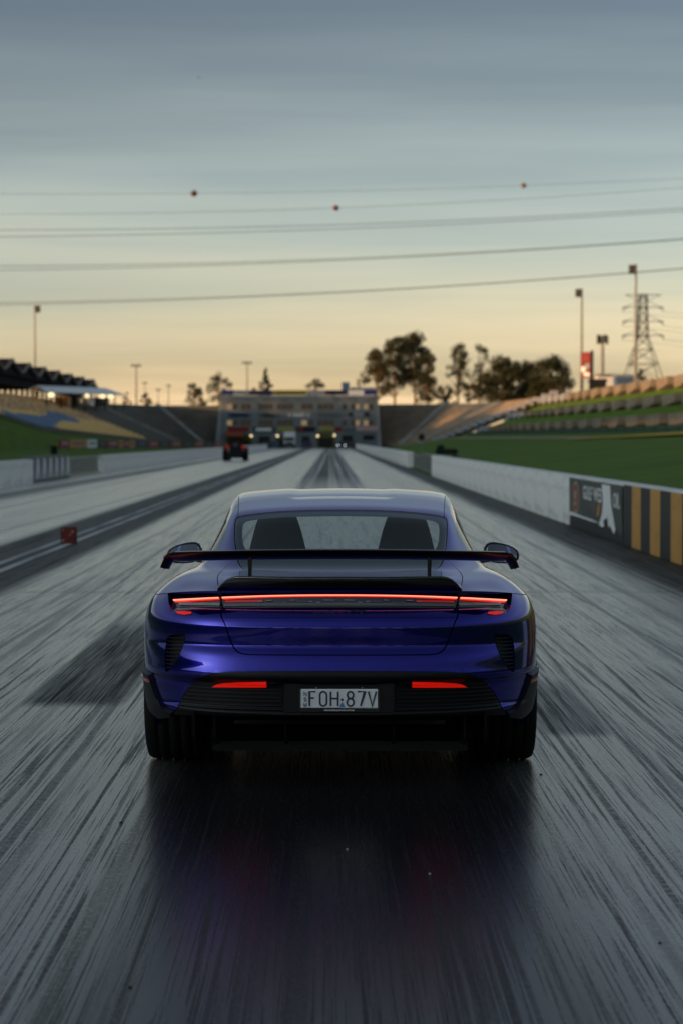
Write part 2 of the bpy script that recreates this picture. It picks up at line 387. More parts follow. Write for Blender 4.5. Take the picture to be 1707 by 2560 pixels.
NS = 2.6; YB = -.18; LB = .90; YF = 2.95; LF = .92
Wz = tab([(.10, .90), (.2, .93), (.3, .955), (.4, .975), (.5, .985), (.6, .990), (.7, .990), (.78, .982), (.84, .962), (.88, .935), (.92, .890), (.96, .83)], .02, .001)
OFF = tab([(.10, .30), (.20, .16), (.27, .08), (.31, .03), (.335, .0), (.352, -.012), (.366, .0), (.378, .016), (.47, .010), (.495, .004), (.512, -.030), (.54, -.036), (.557, -.030),
           (.60, -.022), (.630, -.014), (.648, -.006), (.662, .004), (.68, .006), (.72, .004), (.76, .004), (.782, .007), (.80, .013), (.83, .028), (.88, .045), (.94, .06), (1.0, .08)], .005, .0005)
SIDE = tab([(-.6, 1.0), (.1, 1.0), (.6, .985), (1.0, .955), (1.6, .945), (2.2, .955), (2.7, .98), (3.2, .98), (4, .97)], .12, .005)

def rsup(ph):
    s, c = np.abs(np.sin(ph)), np.abs(np.cos(ph))
    return (s ** NS + c ** NS) ** (-1 / NS)

def P(u, z):
    """belt of the body: u 0..1 rear centre to side, 1..2 along the side, 2..3 round the nose (sign = side)"""
    u = np.asarray(u, float); z = np.asarray(z, float)
    a = np.abs(u); sg = np.where(u < 0, -1.0, 1.0)
    w = Wz(z)
    ph = np.clip(a, 0, 1) * math.pi / 2; r = rsup(ph)
    fd = np.clip((1 - np.clip(a, 0, 1)) / .45, 0, 1); fd = fd * fd * (3 - 2 * fd)
    xr = w * r * np.sin(ph); yr = YB - LB * r * np.cos(ph) + OFF(z) * fd
    ys = YB + (np.clip(a, 1, 2) - 1) * (YF - YB); xs = w * SIDE(ys)
    pf = (3 - np.clip(a, 2, 3)) * math.pi / 2; rf = rsup(pf)
    fof = .10 * np.clip((z - .55) / .3, -.2, 2) ** 2
    xf = w * SIDE(YF) * rf * np.sin(pf); yf = YF + (LF - fof * np.cos(pf)) * rf * np.cos(pf)
    x = np.where(a <= 1, xr, np.where(a <= 2, xs, xf)); y = np.where(a <= 1, yr, np.where(a <= 2, ys, yf))
    return np.stack([x * sg, y, z + 0 * x], -1)

def u_from_x(x, z):
    w = Wz(z); q = np.clip(np.abs(x) / w, 0, .9995); v = (1 - q ** NS) ** (1 / NS)
    return np.arctan2(q, v) / (math.pi / 2) * np.where(x < 0, -1, 1)

def u_from_y(y):
    y = np.asarray(y, float)
    v = np.clip((YB - y) / LB, 0, .9999); q = (1 - v ** NS) ** (1 / NS)
    ur = np.arctan2(q, v) / (math.pi / 2)
    return np.where(y <= YB, ur, np.where(y <= YF, 1 + (y - YB) / (YF - YB), 2 + .5 * (y - YF) / LF))

def fas(xd, yd):
    o, d = ray(xd, yd); y = -1.05
    for _ in range(30):
        t = (y - o.y) / d.y; x = o.x + d.x * t; z = o.z + d.z * t
        u = float(u_from_x(x, z)); y = .5 * y + .5 * float(P(u, z)[1])
    return (-abs(u), z)

# ---- upper body as a height field inside the shoulder line
ZB = tab([(0, .937), (.3, .932), (.5, .920), (.62, .905), (.75, .886), (.9, .872), (1.1, .865), (1.4, .835), (1.8, .82), (2.0, .80), (2.3, .74), (2.6, .68), (3.0, .66)], .05, .002)
_ub = np.linspace(0, 3, 601); _B = P(_ub, ZB(_ub)); _zb = ZB(_ub)
_rm = _ub <= 1; _fm = _ub >= 2; _smm = (_ub >= 1) & (_ub <= 2)
_psr = np.arctan2(_B[_rm, 0], YB - _B[_rm, 1]); _rr = np.hypot(_B[_rm, 0], YB - _B[_rm, 1])
_psf = np.arctan2(_B[_fm, 0], _B[_fm, 1] - YF); _rf = np.hypot(_B[_fm, 0], _B[_fm, 1] - YF)

zd_c = tab([(-1.04, .940), (-.96, .960), (-.8, .980), (-.6, .990), (-.3, .99), (.5, .96), (1.5, .93), (2.9, .90), (3.2, .85), (3.6, .75), (3.9, .655)], .05, .005)
zd_f = tab([(-1.04, .925), (-.85, .930), (-.6, .956), (-.3, .980), (0, .985), (.4, .968), (1.0, .945), (1.8, .93), (2.5, .935), (2.9, .925), (3.3, .84), (3.7, .72), (4.0, .66)], .10, .005)
zc_t = tab([(-1.1, .64), (-.60, .962), (-.35, 1.062), (-.1, 1.160), (.12, 1.246), (.32, 1.300), (.65, 1.335), (.95, 1.357), (1.25, 1.372), (1.5, 1.378), (1.8, 1.362), (2.1, 1.30), (2.6, 1.09), (3.1, .86), (3.6, .60)], .06, .005)
wr_t = tab([(-1.0, .46), (-.55, .52), (0, .575), (.5, .60), (1.0, .612), (1.5, .61), (2.0, .60), (2.6, .62), (3.1, .66), (3.6, .66)], .10, .005)
sl_t = tab([(-1.0, .75), (-.4, .95), (0, 1.35), (.5, 2.0), (1.0, 2.45), (1.6, 2.5), (2.3, 2.2), (3.1, 1.2), (3.6, 1.0)], .10, .005)

def smin(a, b, k): return .5 * (a + b - np.sqrt((a - b) ** 2 + k * k))
def smax(a, b, k): return .5 * (a + b + np.sqrt((a - b) ** 2 + k * k))

def Zl(x, y):
    x = np.asarray(x, float); y = np.asarray(y, float); ax = np.abs(x)
    t = np.clip((ax - .40) / .36, 0, 1); t = t * t * (3 - 2 * t)
    base = zd_c(y) * (1 - t) + zd_f(y) * t
    # shoulder roll-off to the belt
    psr = np.arctan2(ax, np.maximum(YB - y, 1e-6)); psf = np.arctan2(ax, np.maximum(y - YF, 1e-6))
    Rr = np.interp(psr, _psr, _rr); zr = np.interp(psr, _psr, _zb[_rm])
    Rf = np.interp(psf, _psf[::-1], _rf[::-1]); zf = np.interp(psf, _psf[::-1], _zb[_fm][::-1])
    xs = np.interp(y, _B[_smm, 1], _B[_smm, 0]); zs = np.interp(y, _B[_smm, 1], _zb[_smm])
    rear = y < YB; front = y > YF
    dist = np.where(rear, Rr - np.hypot(ax, YB - y), np.where(front, Rf - np.hypot(ax, y - YF), xs - ax))
    zB = np.where(rear, zr, np.where(front, zf, zs))
    q = np.clip(1 - dist / .24, 0, 1.02)
    green = smin(zc_t(y) - .030 * (ax / .6) ** 2 - .007 * (1 - 1 / (1 + np.exp(-(ax - .27) / .012))) * np.clip((y - .6) / .2, 0, 1) * np.clip((2.0 - y) / .2, 0, 1),
                 zc_t(y) - .05 + sl_t(y) * (wr_t(y) - ax), .045)
    top = smax(base, green, .05)
    return top + (zB - top) * np.abs(q) ** 2.3

def lidmap(x, y): return np.stack([np.asarray(x, float), np.asarray(y, float), Zl(x, y)], -1)

def lid(xd, yd):
    o, d = ray(xd, yd)
    ys = np.arange(-1.15, 3.2, .002); t = (ys - o.y) / d.y; xs = o.x + d.x * t; zs = o.z + d.z * t
    hit = np.nonzero(Zl(xs, ys) >= zs)[0]
    i = hit[0] if len(hit) else len(ys) - 1
    return (-abs(float(xs[i])), float(ys[i]))

def mirror_poly(half):
    """half outline on the left, from top centre to bottom centre -> closed outline"""
    return list(half) + [(-a, b) for a, b in reversed(half)]

def densify(poly, h, scale=(1, 1), closed=True):
    out = []; n = len(poly)
    for i in range(n if closed else n - 1):
        a, b = poly[i], poly[(i + 1) % n]
        L = math.hypot((b[0] - a[0]) * scale[0], (b[1] - a[1]) * scale[1]); k = max(1, int(math.ceil(L / h)))
        for j in range(k): out.append((a[0] + (b[0] - a[0]) * j / k, a[1] + (b[1] - a[1]) * j / k))
    if not closed: out.append(poly[-1])
    return out

def smooth_line(pts, it=2):
    """corner cutting on an open line, keeping its ends"""
    for _ in range(it):
        o = [pts[0]]
        for a, b in zip(pts[:-1], pts[1:]):
            o.append((.75 * a[0] + .25 * b[0], .75 * a[1] + .25 * b[1])); o.append((.25 * a[0] + .75 * b[0], .25 * a[1] + .75 * b[1]))
        o.append(pts[-1]); pts = o
    return pts

def inside(poly, X, Y):
    c = np.zeros(X.shape, bool); n = len(poly)
    for i in range(n):
        x1, y1 = poly[i]; x2, y2 = poly[(i + 1) % n]
        if y1 == y2: continue
        m = ((y1 > Y) != (y2 > Y)) & (X < (x2 - x1) * (Y - y1) / (y2 - y1) + x1)
        c ^= m
    return c

def patch(name, poly, fmap, mat, parent, holes=(), h=.02, off=0.0, thick=.0, scale=(1, 1), out=(0, -1, 0), outfn=None):
    """a curved panel: outline in the surface's own coordinates, filled with small triangles and mapped with exact normals"""
    S = np.array(scale, float)
    loops = [densify(poly, h, scale)] + [densify(q, h, scale) for q in holes]
    pts = []; edges = []
    for lp in loops:
        b = len(pts); pts += [(p[0] * S[0], p[1] * S[1]) for p in lp]; edges += [(b + i, b + (i + 1) % len(lp)) for i in range(len(lp))]
    A = np.array(pts); lo, hi = A.min(0), A.max(0)
    gx, gy = np.meshgrid(np.arange(lo[0] + h * .5, hi[0], h), np.arange(lo[1] + h * .5, hi[1], h * .866))
    gx = gx + (np.arange(gx.shape[0]) % 2)[:, None] * h * .5
    gx, gy = gx.ravel(), gy.ravel()
    sl = [[(p[0] * S[0], p[1] * S[1]) for p in lp] for lp in loops]
    ok = inside(sl[0], gx, gy)
    for q in sl[1:]: ok &= ~inside(q, gx, gy)
    gx, gy = gx[ok], gy[ok]
    if len(gx):
        keep = np.ones(len(gx), bool)
        for s0 in range(0, len(gx), 2000):
            dx = gx[s0:s0 + 2000, None] - A[None, :, 0]; dy = gy[s0:s0 + 2000, None] - A[None, :, 1]
            keep[s0:s0 + 2000] = (dx * dx + dy * dy).min(1) > (.45 * h) ** 2
        pts += list(zip(gx[keep].tolist(), gy[keep].tolist()))
    res = delaunay_2d_cdt([Vector(p) for p in pts], edges, [], 0, 1e-6)
    V = np.array([(v[0], v[1]) for v in res[0]]); T = np.array([t for t in res[2] if len(t) == 3])
    C = V[T].mean(1); ok = inside(sl[0], C[:, 0], C[:, 1])
    for q in sl[1:]: ok &= ~inside(q, C[:, 0], C[:, 1])
    T = T[ok]
    used = np.unique(T); rem = -np.ones(len(V), int); rem[used] = np.arange(len(used)); V = V[used]; T = rem[T]
    a, b = V[:, 0] / S[0], V[:, 1] / S[1]
    p = fmap(a, b); e = 1e-3
    du = fmap(a + e, b) - fmap(a - e, b); dv = fmap(a, b + e) - fmap(a, b - e)
    N = np.cross(du, dv); N /= np.maximum(np.linalg.norm(N, axis=1, keepdims=True), 1e-12)
    o = np.array(out, float) if outfn is None else outfn(p)
    N *= np.where((N * o).sum(-1, keepdims=True) < 0, -1, 1)
    ov = off(a, b)[:, None] if callable(off) else off
    if callable(off):       # normals of the offset surface
        f2 = lambda a_, b_: fmap(a_, b_) + N * off(a_, b_)[:, None]
        du = f2(a + e, b) - f2(a - e, b); dv = f2(a, b + e) - f2(a, b - e); N2 = np.cross(du, dv)
        N2 /= np.maximum(np.linalg.norm(N2, axis=1, keepdims=True), 1e-12); N2 *= np.where((N2 * N).sum(1, keepdims=True) < 0, -1, 1)
    else: N2 = N
    p = p + N * ov
    # consistent winding
    fn = np.cross(p[T[:, 1]] - p[T[:, 0]], p[T[:, 2]] - p[T[:, 0]])
    fl = (fn * N2[T].mean(1)).sum(1) < 0; T[fl] = T[fl][:, ::-1]
    verts = p.tolist(); faces = T.tolist(); nrm = [N2[i] for t in T for i in t]
    if thick > 0:
        cnt = {}
        for t in T.tolist():
            for i in range(3):
                k = (t[i], t[(i + 1) % 3]); cnt[k] = 1
        for (i, j) in list(cnt):
            if (j, i) in cnt: continue
            bse = len(verts); q = [p[i], p[j], p[j] - N[j] * thick, p[i] - N[i] * thick]
            verts += [tuple(x) for x in q]; faces.append([bse + 1, bse, bse + 3, bse + 2])
            n = np.cross(q[0] - q[1], q[2] - q[1]); n = n / max(np.linalg.norm(n), 1e-12); nrm += [n] * 4
    me = bpy.data.meshes.new(name); me.from_pydata(verts, [], faces)
    me.polygons.foreach_set('use_smooth', [True] * len(faces)); me.update()
    me.normals_split_custom_set([tuple(n) for n in nrm])
    return link(name, me, mat, parent)

FS = (1.35, 1.0)
def belt_out(p):
    o = p - np.array([0, 1.4, .5]); o[:, 1] *= .45; return o
up_out = (0, 0, 1)
def fpoly(px): return [fas(*q) for q in px]

# ---- rear bumper -------------------------------------------------
U_ARCH = float(u_from_y(-.40))
pocket_edge = smooth_line([(386, 1360.5), (387, 1380), (391, 1399), (403, 1413), (428, 1418.5), (470, 1419), (509, 1419)], 2)
shut_out = smooth_line([(509, 1419), (518, 1440), (529, 1474), (541, 1497), (560, 1504), (600, 1505.2), (779, 1505.5)], 2)
shut_in = smooth_line([(511.8, 1419), (520.6, 1439), (531.6, 1472.5), (543.5, 1494.8), (561.5, 1501.6), (600, 1502.8), (779, 1503.1)], 2)
flap_in = smooth_line([(347, 1548), (356, 1575), (366, 1604), (380, 1626), (398, 1633)], 2)
diff_top = smooth_line([(405, 1630), (418, 1602), (438, 1571), (466, 1551), (505, 1543), (600, 1541), (779, 1540.5)], 2)
u_pk = fas(386, 1360.5)[0]
seam = [(float(u), float(ZB(abs(u))) - .004) for u in np.linspace(-U_ARCH, u_pk, 24)]
half = seam + fpoly(pocket_edge[1:]) + fpoly(shut_out[1:])
lower = fpoly(list(reversed(diff_top))) + [fas(400, 1634)] + fpoly(list(reversed(flap_in)))
lower = lower + [(-U_ARCH, lower[-1][1])]
# outline: left seam -> pocket -> shut line centre -> mirrored, then back along the lower edge
top_line = half + [(-a, b) for a, b in reversed(half[:-1])]
bot_line = [(-a, b) for a, b in reversed(lower)] + lower[1:]
vent_px = [(384, 1466), (389, 1459.5), (398, 1457), (426, 1455.5), (425.5, 1468), (421, 1486), (412, 1507), (399, 1528), (388, 1541), (382, 1543), (379.5, 1536), (379, 1510), (380.5, 1485)]
vent = fpoly(vent_px); vent_r = [(-a, b) for a, b in vent]
bumper = patch('rear_bumper', top_line + bot_line, P, M['paint'], car, holes=[vent, vent_r], h=.016, thick=.03, scale=FS, outfn=belt_out)
for v, sg in ((vent, -1), (vent_r, 1)):
    g = patch('side_vent', v, P, M['black_plastic'], bumper, h=.02, off=-.03, scale=FS, outfn=belt_out)
    for k in range(9):
        t = (k + .6) / 9.2
        zl = fas(400, 1460 + 80 * t)[1]
        row = [q for q in densify(v, .003, FS) if abs(q[1] - zl) < .004]
        if len(row) < 2: continue
        us = sorted(q[0] for q in row); a, b = us[0] + .004, us[-1] - .004
        pts = [P(a + (b - a) * i / 6, zl) + np.array([0, .012, 0]) for i in range(7)]
        MB().tube(pts, .0035, 5).build('slat', M['black_plastic'], bumper)

# ---- boot lid ----------------------------------------------------
half = [fas(779, 1419), fas(640, 1419)] + fpoly(shut_in)
boot = patch('boot_lid', mirror_poly(half), P, M['paint'], car, h=.016, thick=.03, scale=FS, outfn=belt_out)
# sloping panel below the lamps, sunk at its top
zt, zb_ = fas(779, 1391)[1], fas(779, 1419)[1]
def sink(a, b):
    e = np.clip((np.abs(np.asarray(a)) - .50) / .10, 0, 1) * .012
    t = np.clip((b - (zb_ - e)) / (zt - zb_), 0, 1.3); return -.034 * t ** 1.6
half = [fas(779, 1390), fas(600, 1390), fas(505.8, 1390), fas(511.5, 1418)] + [fas(640, 1418), fas(779, 1418)]
patch('lamp_shelf', mirror_poly(half), P, M['paint'], boot, h=.016, off=sink, scale=FS, outfn=belt_out)
pe2 = fpoly(pocket_edge[3:])
lsh = [fas(502, 1390), fas(440, 1390), fas(391, 1391)] + pe2[:-1] + [fas(508, 1418.4)]
for q in (lsh, [(-a, b) for a, b in lsh]):
    patch('lamp_shelf', q, P, M['paint'], bumper, h=.014, off=sink, scale=FS, outfn=belt_out)
text_mesh('lettering', 'turbo GT', .042, M['gloss_black'], boot,
          Matrix.Translation((0, float(P(0, .826)[1]) + .012, .826)) @ Matrix.Rotation(math.pi / 2, 4, 'X') @ Matrix.Shear('XZ', 4, (0, 0)), ext=.002, xs=1.5, bold=.0008)

# ---- tail lamps: one across the lid and one on each wing ----------
def lamp(name, poly, parent, label=None):
    return patch(name, poly, P, M['dark_lens'], parent, h=.016, off=-.030, scale=FS, outfn=belt_out)
tl = empty('tail_light', (0, 0, 0), 0, car)
cen = [fas(779, 1356.5), fas(640, 1356.8), fas(503.5, 1358), fas(508, 1391), fas(640, 1391), fas(779, 1391)]
patch('lens', mirror_poly(cen), P, M['dark_lens'], tl, h=.016, off=-.030, scale=FS, outfn=belt_out)
side = [fas(386.5, 1359.5), fas(440, 1358.5), fas(500.5, 1357), fas(503.5, 1391), fas(440, 1391), fas(389, 1392)]
for q in (side, [(-a, b) for a, b in side]):
    patch('lens', q, P, M['dark_lens'], tl, h=.016, off=-.030, scale=FS, outfn=belt_out)
def strip(name, x0, x1, yc, hw, off, mat, parent, px=True):
    """narrow band across the lamp from photo column x0 to x1; yc(xd) is its row"""
    xs = np.linspace(x0, x1, 40)
    poly = fpoly([(x, yc(x) - hw) for x in xs]) + fpoly([(x, yc(x) + hw) for x in reversed(xs)])
    o = patch(name, poly, P, mat, parent, h=.012, off=off, thick=.006, scale=FS, outfn=belt_out)
    return o, poly
def bar_row(x):
    t = (779 - x) / 386.0; return 1365.5 + 8.5 * abs(t) ** 2.4
def mstrip(name, x0, x1, yc, hw, off, mat):
    o, poly = strip(name, x0, x1, yc, hw, off, mat, tl)
    patch(name, [(-a, b) for a, b in poly], P, mat, tl, h=.012, off=off, thick=.006, scale=FS, outfn=belt_out)
# lit bar
for (a, b) in ((394, 499), (507, 779)):
    mstrip('diffuser', a - 1, b, bar_row, 3.0, -.024, M['light_halo'])
    mstrip('light_bar', a, b, bar_row, 1.1, -.012, M['light_core'])
# clear band under it
mstrip('clear_band', 404, 500, lambda x: 1382.5 - .02 * (500 - x), 3.2, -.022, M['clear_lens'])
mstrip('clear_band', 404, 500, lambda x: 1388.6, 1.0, -.022, M['lens_line'])
mstrip('clear_band', 510, 779, lambda x: 1384.5, 3.0, -.024, M['lens_line'])
mstrip('clear_band', 512, 600, lambda x: 1376.5, 2.0, -.026, M['red_lens'])
rnd = random.Random(4)
x = 590
while x < 770:
    wdt = rnd.choice((10, 16, 24)); yy = rnd.choice((1376, 1379, 1381))
    mstrip('lattice_line', x, min(x + wdt, 778), lambda q, yy=yy: yy, .8, -.020, M['clear_lens' if rnd.random() < .35 else 'lens_line'])
    x += wdt + rnd.choice((4, 8))
# red lower reflectors of the wing lamps
rr = [fas(402, 1403), fas(420, 1402.5), fas(440, 1404.5), fas(441, 1410), fas(424, 1412.5), fas(410, 1409.5)]
for q in (rr, [(-a, b) for a, b in rr]):
    patch('lower_lens', q, P, M['reflector'], tl, h=.01, off=lambda a, b: sink(a, b) + .004, scale=FS, outfn=belt_out)
cl = [fas(400, 1393.5), fas(437, 1394), fas(441, 1397), fas(434, 1400.5), fas(398, 1401)]
for q in (cl, [(-a, b) for a, b in cl]):
    patch('lower_lens', q, P, M['lens_line'], tl, h=.01, off=lambda a, b: sink(a, b) + .004, scale=FS, outfn=belt_out)

# ---- black lower apron -------------------------------------------
bottom_px = [(779, 1644), (640, 1644), (500, 1643), (400, 1641), (372, 1634)]
half = fpoly(list(reversed(diff_top))) + [fas(396, 1634)] + fpoly([(385, 1636), (400, 1642), (500, 1644), (640, 1645), (779, 1645)])
apron = patch('rear_apron', mirror_poly(half), P, M['black_plastic'], car, h=.016, off=-.003, thick=.02, scale=FS, outfn=belt_out)
def row_band(parent, mat, name, rows, xl, xr, r, outm):
    for yd in rows:
        z = fas(600, yd)[1]
        a = fas(xl(yd), yd)[0]; b = fas(xr, yd)[0]
        for sg in (1, -1):
            pts = [P(sg * (a + (b - a) * i / 14), z) + np.array([0, -outm, 0]) for i in range(15)]
            MB().tube(pts, r, 6).build(name, mat, parent)
row_band(apron, M['black_plastic'], 'slat', (1584, 1593, 1602, 1611, 1620, 1629), lambda yd: 440 - (yd - 1580) * .52, 648, .0048, .004)
rf = [(489, 1577), (497, 1572.5), (515, 1569.2), (545, 1567.6), (612, 1567), (612.5, 1577.4), (550, 1577.6)]
rp = fpoly(rf)
for q in (rp, [(-a, b) for a, b in rp]):
    patch('reflector', q, P, M['reflector'], apron, h=.012, off=.010, thick=.014, scale=FS, outfn=belt_out)
sens = fpoly([(616, 1568), (636, 1568), (636, 1577), (616, 1577)])
for q in (sens, [(-a, b) for a, b in sens]):
    patch('sensor', q, P, M['gloss_black'], apron, h=.012, off=.006, thick=.01, scale=FS, outfn=belt_out)
# plate recess panel and plate
yp = float(P(0, .42)[1])
MB().box((0, yp + .004, .425), (.522, .03, .142), bev=.006).build('plate_panel', M['black_plastic'], apron)
pl = empty('number_plate', (0, yp - .016, .422), 0, car)
MB().box((0, 0, -.003), (.384, .012, .112), bev=.008).build('frame', M['gloss_black'], pl)
MB().box((0, -.005, .004), (.368, .010, .092), bev=.004).build('plate', M['plate'], pl)
GL = {'F': [[(0, 0), (0, 1), (.95, 1)], [(0, .55), (.7, .55)]],
      '0': [[(.5 + .5 * math.cos(t) * 1.0, .5 + (.25 if math.sin(t) > 0 else -.25) + .25 * math.sin(t)) for t in np.linspace(0, 2 * math.pi, 33)]],
      'H': [[(0, 0), (0, 1)], [(1, 0), (1, 1)], [(0, .52), (1, .52)]],
      '8': [[(.5 + .45 * math.cos(t), .76 + .24 * math.sin(t)) for t in np.linspace(0, 2 * math.pi, 25)], [(.5 + .5 * math.cos(t), .26 + .26 * math.sin(t)) for t in np.linspace(0, 2 * math.pi, 25)]],
      '7': [[(0, 1), (1, 1), (.42, 0)]], 'V': [[(0, 1), (.5, 0), (1, 1)]], 'N': [[(0, 0), (0, 1), (1, 0), (1, 1)]],
      'S': [[(.95, .85), (.5, 1), (.08, .78), (.5, .52), (.95, .25), (.5, 0), (.05, .15)]], 'W': [[(0, 1), (.25, 0), (.5, .8), (.75, 0), (1, 1)]]}
def glyph(ch, x, z, w, h, t, y):
    mb = MB()
    for ln in GL[ch]:
        pts = [Vector((x + p[0] * w, 0, z + p[1] * h)) for p in ln]
        L = []; Rr = []
        for i, p in enumerate(pts):
            d = (pts[min(i + 1, len(pts) - 1)] - pts[max(i - 1, 0)]).normalized()
            if 0 < i < len(pts) - 1:
                d1 = (pts[i] - pts[i - 1]).normalized(); d2 = (pts[i + 1] - pts[i]).normalized(); k = 1 / max(.45, math.sqrt(max(0, (1 + d1.dot(d2)) / 2)))
            else: k = 1
            n = Vector((-d.z, 0, d.x)) * t / 2 * k; L.append(p + n); Rr.append(p - n)
        for i in range(len(pts) - 1):
            q = [L[i], L[i + 1], Rr[i + 1], Rr[i]]
            mb.add([(v.x, y, v.z) for v in q] + [(v.x, y + .003, v.z) for v in q], [(0, 1, 2, 3), (0, 4, 5, 1), (1, 5, 6, 2), (2, 6, 7, 3), (3, 7, 4, 0)])
    mb.build('letter', M['plate_ink'], pl)
for i, (ch, x0, w) in enumerate((('F', -.140, .030), ('0', -.091, .032), ('H', -.040, .034), ('8', .036, .032), ('7', .086, .034), ('V', .137, .036))):
    glyph(ch, x0, -.030, w, .068, .0085, -.0118)
for ch, z0 in (('N', .018), ('S', -.008), ('W', -.034)): glyph(ch, -.167, z0, .014, .017, .0032, -.0118)
MB().lathe([(-.0118, .0001), (-.0118, .0062), (-.008, .0062)], 'y', 16, (.0135, 0, 0)).build('dot', M['plate_ink'], pl)
MB().prism([(.000, -.034), (.027, -.034), (.0135, -.010)], 1, -.0122, -.009).build('triangle_badge', M['plate_blue'], pl)
text_mesh('small_print', 'newsroom.porsche.com.au', .013, M['white_ink'], pl, Matrix.Translation((.0, -.0078, -.0495)) @ Matrix.Rotation(math.pi / 2, 4, 'X'), bold=.0003)
for bx_ in (-.108, .108): MB().lathe([(-.012, .0001), (-.011, .0025), (-.006, .003)], 'y', 8, (bx_, 0, .056)).build('bolt', M['alu'], pl)

# ---- aero flaps at the rear corners ------------------------------
for sg in (-1, 1):
    inn = fpoly(flap_in)
    zt_ = .508; zb2 = .292
    U2 = U_ARCH + .045
    poly = [(-U2, zt_), (inn[0][0] - .02, inn[0][1] + .002)] + inn + [fas(396, 1642), fas(372, 1646), (-U2 + .03, .318), (-U2, .335)]
    poly = [(sg * -a, b) for a, b in poly]
    fl = patch('corner_flap', poly, P, M['black_plastic'], car, h=.014, off=.018, thick=.022, scale=FS, outfn=belt_out)
    mk = [(-U2 + .012, .472), (fas(352, 1561)[0], .472), (fas(353, 1569)[0], .456), (-U2 + .016, .456)]
    patch('side_marker', [(sg * -a, b) for a, b in mk], P, M['marker_lens'], fl, h=.01, off=.022, thick=.004, scale=FS, outfn=belt_out)

# ---- body sides with wheel arches, nose ---------------------------
def arch(yc, zc, rr_):
    return [(float(u_from_y(yc + rr_ * math.cos(t))), zc + rr_ * math.sin(t)) for t in np.linspace(math.pi + .35, -.35, 40)]
for sg in (-1, 1):
    top = [(float(u), float(ZB(u))) for u in np.linspace(3.0, U_ARCH + .004, 90)]
    a1 = arch(0, .355, .405); a2 = arch(2.9, .345, .395)
    poly = top + [(U_ARCH + .004, .46)] + [q for q in a1 if q[0] > U_ARCH + .004 and q[1] > .215] + [(a1[-1][0], .20), (a2[0][0], .20)] + [q for q in a2 if q[1] > .215] + [(a2[-1][0], .20), (3.0, .20)]
    patch('body_side', [(sg * a, b) for a, b in poly], P, M['paint'], car, h=.035, thick=.03, scale=(1.4, 1), outfn=belt_out)

# ---- upper shell: wings, roof, bonnet with window openings ---------
bnd = [(float(p[0]), float(p[1])) for p in P(np.linspace(-3, 3, 361), ZB(np.abs(np.linspace(-3, 3, 361))))]
glass_l = smooth_line([(783, 1170.5), (700, 1171.5), (620, 1175.5), (560, 1183), (541, 1188), (538.5, 1204), (538.5, 1240), (541, 1262), (545, 1288), (553, 1303), (566, 1310.5), (610, 1312), (780, 1312.5)], 1)
gl = [lid(*q) for q in glass_l]
xg = gl[0][0]; gl[0] = (0, gl[0][1]); gl[-1] = (0, gl[-1][1])
deck_edge = smooth_line([(543, 1280), (520, 1301), (499, 1320), (499, 1338), (504, 1356)], 2)
de = [lid(*q) for q in deck_edge]
# opening in the shell: glass top and sides, then the deck edge, out over the tail
k_split = min(range(len(gl)), key=lambda i: abs(gl[i][1] - de[0][1]) + (10 if gl[i][1] > .3 else 0) + (10 if gl[i][0] > -.3 else 0))
op = gl[:k_split] + de + [(de[-1][0], -1.2)] + [(0, -1.2)]
def grow(poly, g, c): return [(p[0] + (g if p[0] > c[0] else -g), p[1]) for p in poly]
op_full = mirror_poly(op)
ws = smooth_line([(0, 2.02), (-.40, 2.00), (-.555, 1.97), (-.60, 2.05), (-.66, 2.6), (-.69, 3.0), (-.60, 3.10), (-.35, 3.17), (0, 3.19)], 1)
def side_x(y, z):
    lo, hi = .3, .86
    for _ in range(40):
        m = .5 * (lo + hi)
        if float(Zl(m, y)) > z: lo = m
        else: hi = m
    return lo
def side_win(y0, y1, n=14, zt=None):
    ys = np.linspace(y0, y1, n); lo = []; hi = []
    for y in ys:
        zmx = float(zc_t(y)) - .085; zb3 = 1.005
        if zmx < zb3 + .01: zmx = zb3 + .01
        hi.append((side_x(y, zmx), float(y))); lo.append((side_x(y, zb3), float(y)))
    return lo + hi[::-1]
sw = [side_win(.10, 1.05), side_win(1.12, 2.45)]
wins = []
for w in sw: wins += [w, [(-a, b) for a, b in w]]
shell = patch('upper_shell', bnd, lidmap, M['paint'], car, holes=[op_full, mirror_poly(ws)] + wins, h=.022, thick=.012, out=up_out)
# rear deck between the glass and the tail
tail = [(float(p[0]), float(p[1])) for p in P(np.linspace(de[-1][0] * 0 - abs(fas(505, 1357)[0]), 0, 20), ZB(np.abs(np.linspace(-abs(fas(505, 1357)[0]), 0, 20))))]
inset = .004
dhalf = [(0, gl[-1][1] - .004)] + [(p[0] + .0, p[1] - .004) for p in reversed(gl[k_split:-1])] + [(p[0] + inset, p[1]) for p in de[:-1]] + [(tail[0][0] + inset, tail[0][1])] + tail[1:]
deck = patch('rear_deck', mirror_poly(dhalf), lidmap, M['paint'], car, h=.018, thick=.012, out=up_out)
